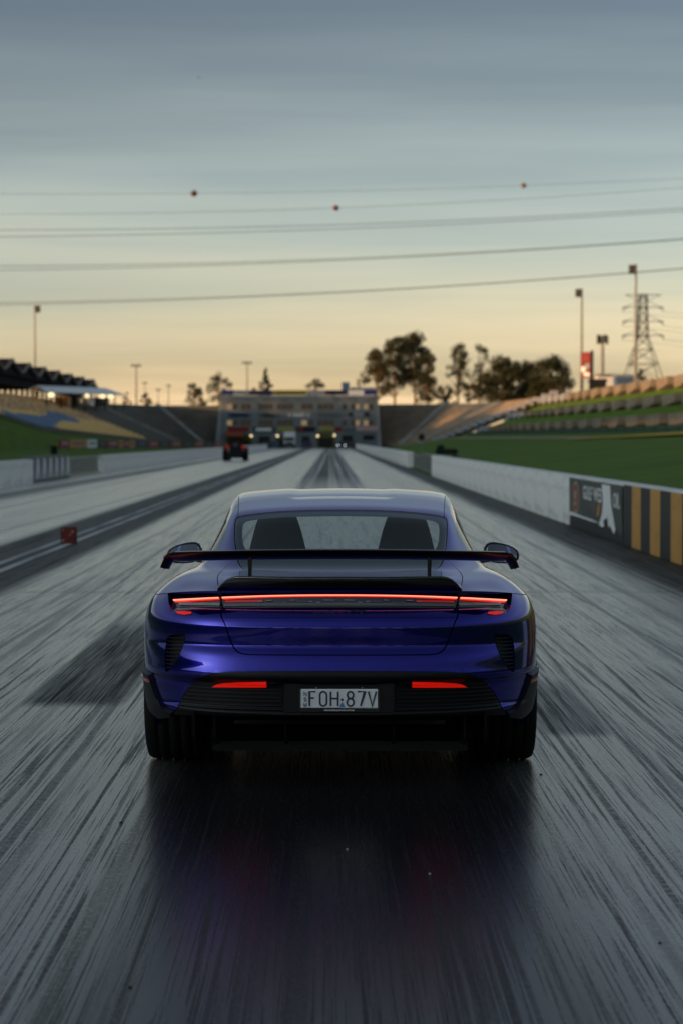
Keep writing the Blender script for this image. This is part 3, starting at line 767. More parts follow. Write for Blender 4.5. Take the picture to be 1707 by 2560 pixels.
# rear glass with printed border
def shrink(poly, d, cy):
    out = []
    for i, p in enumerate(poly):
        a = poly[i - 1]; b = poly[(i + 1) % len(poly)]
        t = Vector((b[0] - a[0], b[1] - a[1])); n = Vector((-t.y, t.x)).normalized()
        out.append((p[0] + n.x * d, p[1] + n.y * d))
    return out
glp = mirror_poly(gl)
ar = sum(glp[i - 1][0] * glp[i][1] - glp[i][0] * glp[i - 1][1] for i in range(len(glp)))
sgn = 1 if ar > 0 else -1
g_in = shrink(glp, .004 * sgn, 0)
rw = patch('rear_window', g_in, lidmap, M['glass'], car, h=.03, off=-.001, out=up_out)
see_l = smooth_line([(783, 1183), (700, 1184), (640, 1186), (580, 1192), (560, 1198), (556, 1212), (557, 1245), (566, 1264), (600, 1268), (780, 1268)], 1)
see = [lid(*q) for q in see_l]; see[0] = (0, see[0][1]); see[-1] = (0, see[-1][1])
patch('printed_border', g_in, lidmap, M['gloss_black'], rw, holes=[mirror_poly(see)], h=.03, off=-.006, out=up_out)
patch('windscreen', mirror_poly(ws), lidmap, M['clear_glass'], car, h=.04, off=-.002, out=up_out)
for w in wins: patch('side_window', w, lidmap, M['glass'], car, h=.04, off=-.002, out=up_out)
# roof seams
for sg in (-1, 1):
    pts = []
    for yd in np.linspace(1136, 1186, 12):
        q = lid(549 - (yd - 1136) * .04, yd); pts.append((sg * q[0], q[1], float(Zl(q[0], q[1])) + .0003))
    MB().tube(pts, .0022, 5).build('roof_seam', M['black_plastic'], shell)

# ---- ducktail ----------------------------------------------------
secs = []
for x in np.linspace(-.588, .588, 49):
    ax = abs(x); e = max(0.0, 1 - ((.588 - ax) / .10)) if ax > .488 else 0.0
    hh = .062 * (1 - e ** 2.2) + .0015
    u = float(u_from_x(x, .94)); yt = float(P(u, .945)[1]); z0 = float(Zl(x, yt + .03)) - .004
    secs.append([(x, yt + .012, z0 - .004), (x, yt - .004, z0 + hh * .45), (x, yt - .014, z0 + hh * .9), (x, yt - .010, z0 + hh), (x, yt + .02, z0 + hh * .93), (x, yt + .13, float(Zl(x, yt + .13)) - .004), (x, yt + .13, float(Zl(x, yt + .13)) - .02)])
MB().loft(secs).build('ducktail_spoiler', M['gloss_black'], car)

# ---- wing ---------------------------------------------------------
wg = empty('rear_wing', (0, 0, 0), 0, car)
def foil(c, tx, tz, chord, th):
    """section around point c; (tx,tz) unit vector along the span"""
    nx, nz = -tz, tx
    o = []
    for i in range(18):
        t = 2 * math.pi * i / 18
        yy = .5 * chord * math.cos(t); k = .5 * th * math.sin(t) * (1 - .45 * math.cos(t + math.pi)) ; cam_ = .012 * (1 - (2 * yy / chord) ** 2)
        # leading edge is at +y, trailing edge kicks up a little
        zz = k - cam_ + .018 * max(0, -yy / (.5 * chord)) ** 2
        o.append((c[0] + nx * zz, c[1] + yy, c[2] + nz * zz))
    return o
path = []
for x in np.linspace(-.80, .80, 33): path.append((x, 1.104 - .012 * (x / .8) ** 2))
tip = [(.818, 1.088), (.830, 1.068), (.840, 1.046), (.846, 1.030)]
full = [(-a, b) for a, b in reversed(tip)] + path + tip
secs = []
for i, (x, z) in enumerate(full):
    a = full[max(i - 1, 0)]; b = full[min(i + 1, len(full) - 1)]; L = math.hypot(b[0] - a[0], b[1] - a[1])
    e = max(0, (abs(x) - .80) / .046); secs.append(foil((x, -.76 - .01 * e, z), (b[0] - a[0]) / L, (b[1] - a[1]) / L,  .24 - .03 * e, .042 - .026 * e))
MB().loft(secs).build('main_plane', M['carbon'], wg)
for sg in (-1, 1):
    # small winglet plates outside the tips
    MB().prism([(-.86, 1.026), (-.67, 1.032), (-.65, 1.070), (-.68, 1.090), (-.82, 1.094), (-.875, 1.088)], 0, sg * .842, sg * .846).build('end_plate', M['carbon'], wg)
    zf = float(Zl(.43, -.80))
    MB().prism([(-.845, zf - .01), (-.80, zf - .01), (-.755, 1.075), (-.80, 1.09), (-.835, 1.085)], 0, sg * .424, sg * .436).build('strut', M['black_plastic'], wg)
    MB().box((sg * .436, -.81, 1.055), (.014, .03, .04), bev=.003).build('hinge', M['gloss_black'], wg)
    MB().tube([(sg * .436, -.83, zf), (sg * .436, -.83, 1.07)], .005, 8).build('strut_rod', M['black_plastic'], wg)

# ---- mirrors -------------------------------------------------------
for sg in (-1, 1):
    secs = []
    for k, t in enumerate(np.linspace(0, 1, 9)):
        y = 2.00 + .16 * t; s = [.97, 1.0, 1.0, .98, .94, .87, .76, .58, .25][k]
        sec = []
        for i in range(20):
            th = 2 * math.pi * i / 20; cx, cz = math.cos(th), math.sin(th)
            px = abs(cx) ** .72 * (1 if cx > 0 else -1); pz = abs(cz) ** .8 * (1 if cz > 0 else -1)
            tilt = -.012 * px
            sec.append((sg * (.948 + .106 * px * s), y, .972 + (.062 - .010 * px) * pz * s + tilt))
        secs.append(sec)
    mm = MB().loft(secs).build('door_mirror', M['paint'], car)
    sec = [(p[0], 1.996, p[2]) for p in secs[0]]
    cx0 = sg * .948
    sec2 = [(cx0 + (p[0] - cx0) * .88, 1.994, .972 + (p[2] - .972) * .84) for p in sec]
    MB().loft([sec, [(p[0], 1.945 - .20 * (sg * p[0] - .948), p[2]) for p in sec], [(cx0 + (p[0] - cx0) * .89, 1.945 - .20 * (sg * p[0] - .948), .972 + (p[2] - .972) * .86) for p in sec], [(cx0 + (p[0] - cx0) * .89, 1.975 - .20 * (sg * p[0] - .948), .972 + (p[2] - .972) * .86) for p in sec]]).build('housing', M['gloss_black'], mm)
    ms = MB(); ms.add([(p[0], 1.965 - .20 * (sg * p[0] - .948) + .10 * (p[2] - .972), p[2]) for p in sec2], [tuple(range(20))]); ms.build('mirror_glass', M['mirror'], mm)
    MB().loft([[(sg * .74, 2.03, .90), (sg * .74, 2.10, .90), (sg * .74, 2.10, .935), (sg * .74, 2.03, .935)], [(sg * .88, 2.04, .915), (sg * .88, 2.09, .915), (sg * .88, 2.09, .94), (sg * .88, 2.04, .94)]]).build('mirror_arm', M['gloss_black'], mm)

# ---- wheels --------------------------------------------------------
def wheel(x, y, r, w, sg):
    wh = empty('wheel', (x, y, r), 0, car)
    hw = w / 2; pr = []
    side_p = [(-hw + .012, r * .70), (-hw + .002, r * .78), (-hw - .004, r * .88), (-hw + .004, r * .955), (-hw + .022, r * .988), (-hw + .045, r)]
    pr = side_p[:]
    for g in (-.085, -.03, .03, .085):
        pr += [(g - .006, r), (g - .005, r - .004), (g + .005, r - .004), (g + .006, r)]
    pr += [(-a, b) for a, b in reversed(side_p)]
    MB().lathe(pr, 'x', 64).build('tyre', M['rubber'], wh)
    ri = r * .705
    MB().lathe([(-hw + .016, ri), (-hw + .03, ri - .012), (-.05, ri - .02), (hw - .03, ri - .012), (hw - .014, ri)], 'x', 48).build('rim', M['rim'], wh)
    for k in range(10):
        th = 2 * math.pi * k / 10; c, s = math.cos(th), math.sin(th)
        MB().loft([[(sg * (hw - .02), c * q + s * e * .012, s * q - c * e * .012) for e in (-1, 1)] + [(sg * (hw - .05), c * q + s * e * .012, s * q - c * e * .012) for e in (1, -1)] for q in (.04, ri)]).build('spoke', M['rim'], wh)
    MB().lathe([(sg * (hw - .015), .0001), (sg * (hw - .015), .05), (sg * (hw - .06), .06)], 'x', 20).build('hub', M['rim'], wh)
    MB().lathe([(-.02, .19), (.02, .19)], 'x', 40).build('brake_disc', M['alu'], wh)
for sg in (-1, 1):
    wheel(sg * .838, 0, .352, .300, sg)
    wheel(sg * .850, 2.9, .345, .265, sg)

# ---- underbody, diffuser ----------------------------------------------
MB().box((0, 1.45, .135), (1.26, 4.0, .05)).build('underbody', M['black_plastic'], car)
for sg in (-1, 1):
    MB().box((sg * .80, 1.45, .18), (.30, 2.0, .13)).build('sill', M['black_plastic'], car)
    # inner wheel housings
    for yc in (0, 2.9):
        MB().loft([[(sg * .62, yc + .47 * math.cos(t), .36 + .47 * math.sin(t)) for t in np.linspace(0, math.pi, 16)], [(sg * .95, yc + .47 * math.cos(t), .36 + .47 * math.sin(t)) for t in np.linspace(0, math.pi, 16)]], closed=False).build('wheel_housing', M['black_plastic'], car)
    MB().box((sg * .60, 1.45, .42), (.02, 4.3, .44)).build('inner_wall', M['cabin'], car)
dif = MB().loft([[(-.62, -.92, .335), (.62, -.92, .335), (.62, -.93, .35), (-.62, -.93, .35)], [(-.62, -.45, .11), (.62, -.45, .11), (.62, -.45, .15), (-.62, -.45, .15)]], smooth=False).build('diffuser', M['black_plastic'], car)
MB().loft([[(-.50, -.985, .296), (.50, -.985, .296), (.50, -.975, .312), (-.50, -.975, .312)], [(-.52, -.80, .27), (.52, -.80, .27), (.52, -.80, .29), (-.52, -.80, .29)]], smooth=False).build('diffuser_blade', M['black_plastic'], dif)
for x in (-.70, -.60, -.26, .26, .60, .70):
    MB().prism([(-.93, .34), (-.90, .22), (-.86, .18), (-.45, .14), (-.45, .30)], 0, x - .006, x + .006).build('fin', M['black_plastic'], dif)
MB().box((0, -.62, .52), (1.25, .30, .30)).build('crash_structure', M['cabin'], car)

# ---- cabin -------------------------------------------------------------
MB().box((0, 1.3, .50), (1.22, 3.2, .04)).build('cabin_floor', M['cabin'], car)
MB().box((0, -.25, .80), (1.15, 1.0, .25)).build('luggage_floor', M['cabin'], car)
MB().loft([[(-.66, 2.62, .62), (.66, 2.62, .62), (.66, 2.62, .90), (-.66, 2.62, .90)], [(-.66, 3.15, .62), (.66, 3.15, .62), (.66, 3.15, .86), (-.66, 3.15, .86)]]).build('dashboard', M['cabin'], car)
for sg in (-1, 1):
    MB().box((sg * .70, 1.4, .72), (.05, 2.4, .44)).build('door_card', M['cabin'], car)
    st = empty('seat', (sg * .36, 1.15, .52), 0, car)
    secs = []
    for z, w_, t_ in ((.0, .46, .12), (.15, .50, .14), (.35, .48, .12), (.48, .45, .11), (.56, .40, .10), (.63, .35, .09), (.69, .295, .08), (.73, .23, .06), (.755, .15, .04), (.765, .06, .015)):
        secs.append([(w_ * .37 * (abs(math.cos(a)) ** .6) * (1 if math.cos(a) > 0 else -1), -.12 * z + t_ / 2 * math.sin(a), z) for a in np.linspace(0, 2 * math.pi, 20, endpoint=False)])
    MB().loft(secs).build('backrest', M['cabin'], st)
    MB().box((0, .28, .03), (.50, .52, .14), bev=.03).build('cushion', M['cabin'], st)
MB().tube([(-.27, 1.9, 1.245), (.27, 1.9, 1.245)], .014, 8).build('roof_trim_or_glint', M['alu'], car)  # added pale bar stands in for a reflection inside the rear glass
MB().box((0, 2.0, 1.285), (.62, .10, .03)).build('header_rail', M['cabin'], car)
# ------------------------------------------------------------------ stadium surroundings
def wp(px, py, y):
    """photo pixel (1707 wide) at depth y -> world point"""
    return Vector(((px - VPX) / F_PX * y, y, CAM_H + (VPY - py) / F_PX * y))
def lerp(a, b, t): return a + (b - a) * t

M['concrete'] = pmat('weathered concrete', (.16, .155, .135), .9, noise=((.25, .25, .6), (.10, .097, .088), .35, .7), spec=.2)
M['concrete_pale'] = pmat('pale concrete stair', (.30, .30, .28), .9, noise=((.4, .4, .4), (.18, .18, .17), .35, .7), spec=.2)
M['terrace'] = pmat('tan terrace concrete', (.25, .205, .155), .9, noise=((.5, .3, 1.2), (.16, .135, .11), .35, .7), spec=.2)
M['terrace_white'] = pmat('painted terrace concrete', (.32, .335, .38), .9, spec=.2)
M['soil_and_shade'] = pmat('dark soil and shade', (.045, .042, .03), .95, spec=.1)
M['wall_white'] = pmat('whitewashed barrier', (.80, .80, .78), .75, noise=((.6, .5, 5), (.50, .50, .49), .48, .75), spec=.3)
M['wall_grey'] = pmat('grey barrier', (.16, .165, .17), .8, spec=.3)
M['wall_black'] = pmat('black wall paint', (.016, .016, .018), .6, noise=((4, 2.5, 6), (.05, .05, .052), .55, .8))
M['wall_yellow'] = pmat('yellow wall paint', (.52, .27, .055), .6, noise=((4, 2.5, 5), (.30, .17, .05), .52, .8))
M['galv'] = pmat('galvanised steel', (.20, .205, .21), .45, metal=.5)
M['dark_steel'] = pmat('dark steel', (.02, .021, .024), .8, spec=.12)
M['roof_black'] = pmat('black roof sheet', (.012, .013, .017), .9, spec=.06)
M['white_trim'] = pmat('white fabric', (.75, .78, .82), .6)
M['seat_yellow'] = pmat('faded yellow seat', (.85, .58, .22), .6); M['seat_red'] = pmat('faded red seat', (.38, .19, .13), .6); M['seat_blue'] = pmat('faded blue seat', (.10, .20, .38), .6)
M['facade'] = pmat('blue grey facade', (.15, .18, .20), .8, noise=((.3, .3, .3), (.13, .155, .175), .3, .7), spec=.2)
M['facade_edge'] = pmat('pale facade edge', (.26, .28, .32), .8, spec=.2)
M['win_dark'] = pmat('dark window', (.035, .028, .024), .15)
M['win_warm'] = pmat('lit window', (.10, .07, .04), .3, emit=(1, .70, .38), emit_s=.22)
M['win_frame'] = pmat('window frame', (.09, .10, .11), .5)
for nm, c in (('sign_blue', (.05, .10, .19)), ('sign_navy', (.014, .016, .06)), ('sign_royal', (.02, .03, .16)), ('sign_red', (.20, .018, .018)), ('sign_yellow', (.30, .27, .03)), ('sign_olive', (.085, .08, .014)),
              ('sign_white', (.66, .68, .70)), ('sign_grey', (.09, .10, .11)), ('sign_black', (.012, .012, .014)), ('sign_pink', (.40, .29, .29)), ('sign_orange', (.42, .20, .06)), ('sign_pale', (.20, .22, .26)), ('sign_salmon', (.28, .075, .05))):
    M[nm] = pmat(nm.replace('_', ' '), c, .6, spec=.25)
M['lamp_glow'] = pmat('lit lamp', (.9, .8, .6), .4, emit=(1, .78, .45), emit_s=1.6)
M['headlight'] = pmat('lit headlamp', (.9, .9, .9), .3, emit=(.85, .95, 1), emit_s=2.2)
M['bark'] = pmat('gum bark', (.20, .125, .075), .9, noise=((3, 3, .6), (.10, .07, .05), .4, .65), spec=.1)
M['leaf_dark'] = pmat('dark gum leaves', (.040, .044, .016), .8, noise=((.3, .3, .3), (.062, .058, .022), .35, .65), spec=.2)
M['leaf_brown'] = pmat('olive gum leaves', (.11, .085, .030), .8, noise=((.3, .3, .3), (.045, .046, .017), .35, .65), spec=.2)
M['pine'] = pmat('pine needles', (.020, .028, .014), .85, spec=.15)

# ---- terrain ---------------------------------------------------------------
FOOT_L = [(-30, -260, 3.9), (-30, 219, 3.9), (-30, 256, 2.6), (-30, 402, 1.3), (-29.5, 480, .8), (-26, 499, .5), (-21.6, 503, .4)]
TOP_L = [(-45, -260, 7.65), (-45, 205, 7.65), (-45, 242, 7.65), (-45, 384, 7.7), (-45, 455, 8.6), (-36.6, 512, 8.9), (-21.6, 514, 9.0)]
OUT_L = [(-330, -260, 7.4), (-330, 205, 7.4), (-330, 242, 7.4), (-330, 384, 7.6), (-330, 600, 8.6), (-200, 760, 8.9), (-21.6, 760, 9.0)]
FOOT_R = [(9.5, 503, .4), (14.5, 500, .5), (17.5, 488, .8), (19.3, 440, 1.2)]
TOP_R = [(9.5, 514, 9.2), (24.5, 516, 9.3), (33.5, 482, 9.1), (38.5, 418, 9.3)]
OUT_R = [(9.5, 760, 9.2), (120, 760, 9.2), (260, 600, 9.1), (260, 418, 9.0)]
def interp_poly(pl, y):
    for a, b in zip(pl[:-1], pl[1:]):
        if a[1] <= y <= b[1]: return lerp(a[2], b[2], (y - a[1]) / (b[1] - a[1]))
    return pl[0][2] if y < pl[0][1] else pl[-1][2]
def left_z(x, y):
    if x > -28: return max(0, (-12 - x)) / 16 * .8 + .004
    return lerp(.804, interp_poly(FOOT_L, y) + .05, min(1, (-28 - x) / 2.2))
sheet('grass_field', [-31, -30.2, -29, -28, -24, -20, -16, -11.7], list(np.linspace(-90, 500, 60)), left_z, M['grass'])
RX = [(4.6, .0), (8, .15), (12, .55), (16, 1.15), (19.5, 1.72), (22.2, 2.1), (26, 2.75), (26.3, 3.2), (31, 4.9), (31.3, 5.35), (36, 7.1), (36.3, 7.9), (44, 8.6), (260, 8.8)]
def right_z(x, y):
    z = float(np.interp(x, [a for a, b in RX], [b for a, b in RX]))
    f = 1 + (y - 300) * .0004
    fade = min(1, max(0, (452 - y) / 25)) if x < 38 else 1
    return z * f * fade + .004
sheet('grass_bank', [a for a, b in RX[:12]], list(np.linspace(-90, 452, 56)), right_z, M['grass'])
sheet('grass_plateau', [36.2, 44, 120, 260], list(np.linspace(-90, 430, 27)), right_z, M['grass'])
sheet('service_path', [20.2, 21.4], list(np.linspace(172, 430, 60)), lambda x, y: right_z(x, y) + .03, M['path'])
sheet('painted_sun_streak', [0, .5, 1.1, 1.6], list(np.linspace(60, 160, 50)), lambda x, y: 0, M['sun_streak'])
me = bpy.data.objects['painted_sun_streak'].data
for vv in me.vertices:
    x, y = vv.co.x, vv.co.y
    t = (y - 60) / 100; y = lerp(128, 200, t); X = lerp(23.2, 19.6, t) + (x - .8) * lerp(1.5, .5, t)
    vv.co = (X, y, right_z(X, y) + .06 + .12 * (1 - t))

def steps(name, foot, top, n, sub, mat, parent=None):
    """stepped seating bank between two lines"""
    F = []; T = []
    for (a, b, c, d) in zip(foot[:-1], foot[1:], top[:-1], top[1:]):
        for k in range(sub): F.append(Vector(a).lerp(Vector(b), k / sub)); T.append(Vector(c).lerp(Vector(d), k / sub))
    F.append(Vector(foot[-1])); T.append(Vector(top[-1]))
    vs = []; m = 0
    for f, t in zip(F, T):
        colm = []
        for k in range(n):
            p = f.lerp(t, k / n); q = f.lerp(t, (k + 1) / n)
            colm += [p, Vector((p.x, p.y, q.z))]
        colm.append(t); m = len(colm); vs += colm
    fs = [(i * m + j, i * m + j + 1, (i + 1) * m + j + 1, (i + 1) * m + j) for i in range(len(F) - 1) for j in range(m - 1)]
    mb = MB().add(vs, fs); return mb.build(name, mat, parent)
def quads(name, a, b, mat):
    n = len(a); mb = MB().add(list(a) + list(b), [(i, i + 1, n + i + 1, n + i) for i in range(n - 1)])
    o = mb.build(name, mat); o['kind'] = 'structure'; return o
quads('embankment', TOP_L, OUT_L, M['earth']); quads('embankment', TOP_R, OUT_R, M['earth'])
# plateau behind the tower
quads('embankment', [(-21.6, 514, 9.0), (9.5, 514, 9.2)], [(-21.6, 760, 9.0), (9.5, 760, 9.2)], M['earth'])

def stair(parent, a, b, w=1.3):
    a, b = Vector(a), Vector(b); d = (b - a); n = Vector((-d.y, d.x, 0)).normalized() * w / 2; up = Vector((0, 0, .45))
    MB().loft([[a - n + up, a + n + up, a + n - up, a - n - up], [b - n + up, b + n + up, b + n - up, b - n - up]], smooth=False).build('aisle_stair', M['concrete_pale'], parent)

stand_l = empty('terraced_stand', (-37, 440, 0)); tag(stand_l, 'grey concrete terraced stand with pale aisle stairs, left of the tower building', 'stand')
def at0(o, par):     # keep world coordinates under a moved parent
    o.parent = par; o.matrix_parent_inverse = Matrix.Translation(par.location).inverted(); return o
b = steps('terrace_steps', FOOT_L[3:], TOP_L[3:], 26, 6, M['concrete']); at0(b, stand_l)
for i, (a, b) in enumerate(((FOOT_L[4], TOP_L[4]), (FOOT_L[5], TOP_L[5]))):
    stair(None, a, b); at0(bpy.context.scene.objects[-1] if False else col.objects[-1], stand_l)
stand_r = empty('terraced_stand', (25, 470, 0)); tag(stand_r, 'tan concrete terraced stand with pale aisle stairs, right of the tower building', 'stand')
b = steps('terrace_steps', FOOT_R, TOP_R, 26, 6, M['terrace']); at0(b, stand_r)
for a, b in ((FOOT_R[1], TOP_R[1]), (FOOT_R[2], TOP_R[2]), (FOOT_R[3], TOP_R[3])):
    stair(None, a, b); at0(col.objects[-1], stand_r)
for k in range(16):          # row of low concrete ends along the right edge of the stand
    t = k / 15; p = Vector(FOOT_R[3]).lerp(Vector(TOP_R[3]), t) + Vector((-.2, -2.2, .5))
    MB().box(p, (1.3, 1.6, .7)).build('end_block', M['terrace_white'], None); at0(col.objects[-1], stand_r)

# ---- seating stand on the left with coloured seats and black gabled roofs ------------
gs = empty('grandstand', (-38, 150, 0)); tag(gs, 'long left grandstand with faded yellow and blue seats under a row of black gabled roofs', 'grandstand')
b = steps('seating_steps', FOOT_L[:4], TOP_L[:4], 18, 8, M['concrete']); at0(b, gs)
mb = MB(); rnd = random.Random(7)
for yy in np.arange(196, 398, 1.1):
    for k in range(17):
        t = (k + .55) / 18
        fz = interp_poly(FOOT_L, yy); y2 = yy + t * -14 * min(1, max(0, (yy - 219) / 183))
        x = lerp(-30, -45, t); z = lerp(fz, 7.68, (k + 1) / 18)
        s = (yy - 196) / 202
        blue = abs((k / 17) - (.78 - 1.15 * (1 - s) ** .8 * .75 - .05)) < .10 + .03 * math.sin(yy * .1) and .15 < s < .72
        mi = 2 if blue else (1 if (k > 6 and (k + int(yy / 1.1)) % 3 != 0 and rnd.random() < .75) else 0)
        if rnd.random() < .03: continue
        mb.box((x + .05, y2, z + .22), (.42, .82, .10), mi); mb.box((x - .22, y2, z + .42), (.10, .80, .46), mi)
seats = mb.build('seat_rows', [M['seat_yellow'], M['seat_red'], M['seat_blue']], None, fix=False); seats['kind'] = 'stuff'; at0(seats, gs)
# roof bays
prof = [(-9.3, 11.0), (-7, 11.1), (-4.5, 11.5), (-2.0, 12.1), (-.3, 12.6), (.5, 12.55), (2.5, 12.1), (5.2, 11.6), (7.5, 11.35), (9.3, 11.2)]
bay = MB()
for (x0, x1) in ((-64, -43),):
    bay.loft([[(x0, y, z) for y, z in prof] + [(x0, y, z - .35) for y, z in reversed(prof)], [(x1, y, z) for y, z in prof] + [(x1, y, z - .35) for y, z in reversed(prof)]], smooth=False)
roof = None
for i in range(17):
    yc = 437.5 - 18.6 * i
    if i == 0:
        roof = bay.build('roof_gable', M['roof_black'], None); o = roof
        MB().loft([[(-42.9, y, z + .05) for y, z in prof] + [(-42.9, y, z - .12) for y, z in reversed(prof)], [(-42.6, y, z + .05) for y, z in prof] + [(-42.6, y, z - .12) for y, z in reversed(prof)]], smooth=False).build('roof_trim_or_glint', M['sign_grey'], roof)
        MB().prism([(p_[0], p_[1] - .4) for p_ in prof] + [(9.3, 10.4), (-9.3, 10.4)], 0, -43.5, -43.2).build('gable_end', M['roof_black'], roof)
        MB().box((-44.5, 0, 10.0), (1.2, 18.55, 1.7)).build('truss_beam', M['roof_black'], roof)
        MB().box((-63, 0, 10.2), (1.0, 18.55, 2.0)).build('back_beam', M['roof_black'], roof)
        MB().box((-63, 0, 7.8), (.5, 18.55, .9)).build('back_wall', M['dark_steel'], roof)
        for yy in (-9, -3, 3):
            MB().box((-45, yy, 8.5), (.4, .4, 2.4)).build('post', M['dark_steel'], roof); MB().box((-63, yy, 8.8), (.45, .9, 2.4)).build('post', M['dark_steel'], roof)
    else:
        o = copy_tree(roof)
    o.location = (0, yc, 0); o.parent = gs; o.matrix_parent_inverse = Matrix.Translation(gs.location).inverted()
# white canopy beside the roofs
cn = empty('white_canopy', (-41, 400, 6.0)); tag(cn, 'white stretched canopy on posts in front of the black gabled roofs', 'canopy')
secs = []
for k, t in enumerate(np.linspace(0, 1, 13)):
    y = lerp(343, 457, t); x0 = lerp(-42.8, -42.2, t); x1 = lerp(-40.2, -38.6, t); zr = lerp(9.4, 11.4, t) - .9 * max(0, (t - .8) / .2) ** 2; ze = lerp(8.5, 10.2, t)
    secs.append([(x0, y, ze + .3), ((x0 + x1) / 2, y, zr), (x1, y, ze), (x1, y, ze - .12), ((x0 + x1) / 2, y, zr - .12), (x0, y, ze + .18)])
MB().loft(secs).build('canopy_sheet', M['white_trim'], None); at0(col.objects[-1], cn)
for t in np.linspace(.02, .98, 8):
    MB().box((lerp(-40.4, -38.8, t), lerp(343, 457, t), lerp(7.1, 8.7, t)), (.18, .18, 2.8)).build('post', M['dark_steel'], None); at0(col.objects[-1], cn)
for t, c in ((.3, 'sign_orange'), (.42, 'sign_black'), (.6, 'sign_white'), (.7, 'dark_steel'), (.82, 'sign_grey')):
    MB().box((lerp(-41.8, -40.6, t), lerp(343, 457, t), lerp(7.2, 8.8, t)), (1.6, 5, 1.5)).build('kiosk', M[c], None); at0(col.objects[-1], cn)
for i, t in enumerate((.06, .45, .66, .78)):
    p = (lerp(-40.3, -38.7, t), lerp(343, 457, t) - .6, lerp(8.05, 9.75, t))
    lp = empty('canopy_lamp', p); MB().lathe([(-.3, .05), (-.25, .45), (.1, .5), (.28, .3), (.32, .001)], 'z', 12).build('glass_globe', M['lamp_glow'], lp)
    MB().tube([(0, 0, .3), (0, 0, .7)], .06, 6).build('stem', M['dark_steel'], lp)
    tag(lp, ['warm lit globe lamp at the near end of the white canopy', 'warm lit globe lamp under the middle of the white canopy', 'warm lit globe lamp past the middle of the white canopy', 'warm lit globe lamp near the far end of the white canopy'][i], 'lamp', 'lamps under the canopy')

# ---- right terraces: three rows of concrete blocks ----------------------------------
ROWS = [(26.0, 1.02, 0), (31.0, 1.02, 1), (36.0, 1.02, 2)]
desc = ['lowest row of tan concrete blocks on the right grass bank', 'middle row of tan concrete blocks on the right grass bank', 'top row of tan concrete blocks catching orange sun on the right grass bank']
for x0, hh, ri in ROWS:
    rw_ = empty('terrace_wall', (x0, 300, right_z(x0 + .4, 300))); tag(rw_, desc[ri], 'wall', 'block walls on the right bank')
    y = 120.0; k = 0
    while y < 440 - ri * 4:
        L = 13.5 if y < 330 else 11
        ztop = right_z(x0 + .35, y + L / 2) + .62; zlow = ztop - (1.15 if ri < 2 else 1.35)
        mt = M['terrace_white'] if y > 372 - ri * 12 + 20 else M['terrace']
        # the face leans out of the bank towards the near end
        mbk = MB(); a, b2 = y + .3, y + L - .3
        q = [(x0 - .5, a, ztop), (x0 + .1, b2, ztop), (x0 + .1, b2, zlow), (x0 - .5, a, lerp(zlow, ztop, .36))]
        mbk.add(q + [(p[0] + .9, p[1], p[2]) for p in q], [(0, 1, 2, 3), (4, 7, 6, 5), (0, 4, 5, 1), (1, 5, 6, 2), (2, 6, 7, 3), (3, 7, 4, 0)])
        o = mbk.build('concrete_block', mt, None); at0(o, rw_)
        mbk = MB(); q = [(x0 - .05, a + .1, lerp(zlow, ztop, .6)), (x0 + .05, b2 - .2, zlow + .05), (x0 + .05, b2 - .2, zlow - .25), (x0 - .05, a - .25, zlow - .25)]
        mbk.add(q + [(p[0] + .5, p[1], p[2]) for p in q], [(0, 1, 2, 3), (4, 7, 6, 5), (0, 4, 5, 1), (1, 5, 6, 2), (2, 6, 7, 3), (3, 7, 4, 0)])
        o = mbk.build('shade_wedge', M['soil_and_shade'], None); at0(o, rw_)  # dark wedge stands in for the shade under each block's near end
        y += L; k += 1
# green mesh fence below the blocks
fn = empty('green_fence', (23.6, 250, 2.2)); tag(fn, 'dark green mesh fence along the foot of the right grass bank', 'fence')
for y in np.arange(152, 436, 6.0):
    z = right_z(23.6, y)
    MB().box((23.6, y, z + .25), (.08, .08, .55)).build('post', M['dark_steel'], None); at0(col.objects[-1], fn)
    mbp = MB()
    for yy in np.arange(y + .2, y + 6, .4): mbp.box((23.6, yy, right_z(23.6, yy) + .22), (.03, .16, .42))
    z2 = right_z(23.6, y + 6)
    mbp.add([(23.58, y, z + .5), (23.58, y + 6, z2 + .5), (23.58, y + 6, z2 + .43), (23.58, y, z + .43)], [(0, 1, 2, 3)])
    o = mbp.build('mesh_panel', pmat('green mesh', (.025, .07, .045), .7) if 'gm' not in M else M['gm'], None, fix=False); M['gm'] = o.data.materials[0]; at0(o, fn)

# ---- track walls -----------------------------------------------------------------------
def barrier(name, label, x, sgn, y0, y1, h, mat, pl=3.3, th=.34):
    """concrete wall of panels; sgn = direction of its track face"""
    w = empty(name, (x, (y0 + y1) / 2, 0)); tag(w, label, 'wall')
    f = x; bk = x - sgn * th
    base = None; n = int(round((y1 - y0) / pl)); pl = (y1 - y0) / n
    for k in range(n):
        if base is None:
            q = [(.004, .0), (pl - .26, 0), (pl - .22, .10), (pl - .07, .10), (pl - .04, 0), (pl - .004, 0), (pl - .004, h), (.004, h)]
            mb = MB(); vs = [(0, a, z) for a, z in q] + [(-sgn * .02, q[-2][0], h + .0)]
            m2 = MB().prism(q, 0, 0, -sgn * th)
            o = m2.build('wall_panel', mat, None); base = o
        else:
            o = base.copy(); col.objects.link(o)
        o.location = (f, y0 + k * pl, 0); o.parent = w; o.matrix_parent_inverse = Matrix.Translation(w.location).inverted()
    return w
HB = .955
wr1 = barrier('track_wall', 'white concrete track wall on the right, with yellow and black stripes and torn banner at its near end', WALL_R, -1, 15, 111, HB, M['wall_white'])
barrier('track_wall', 'far white concrete track wall on the right, running up to the tower', WALL_R, -1, 145, 448, HB - .03, M['wall_white'])
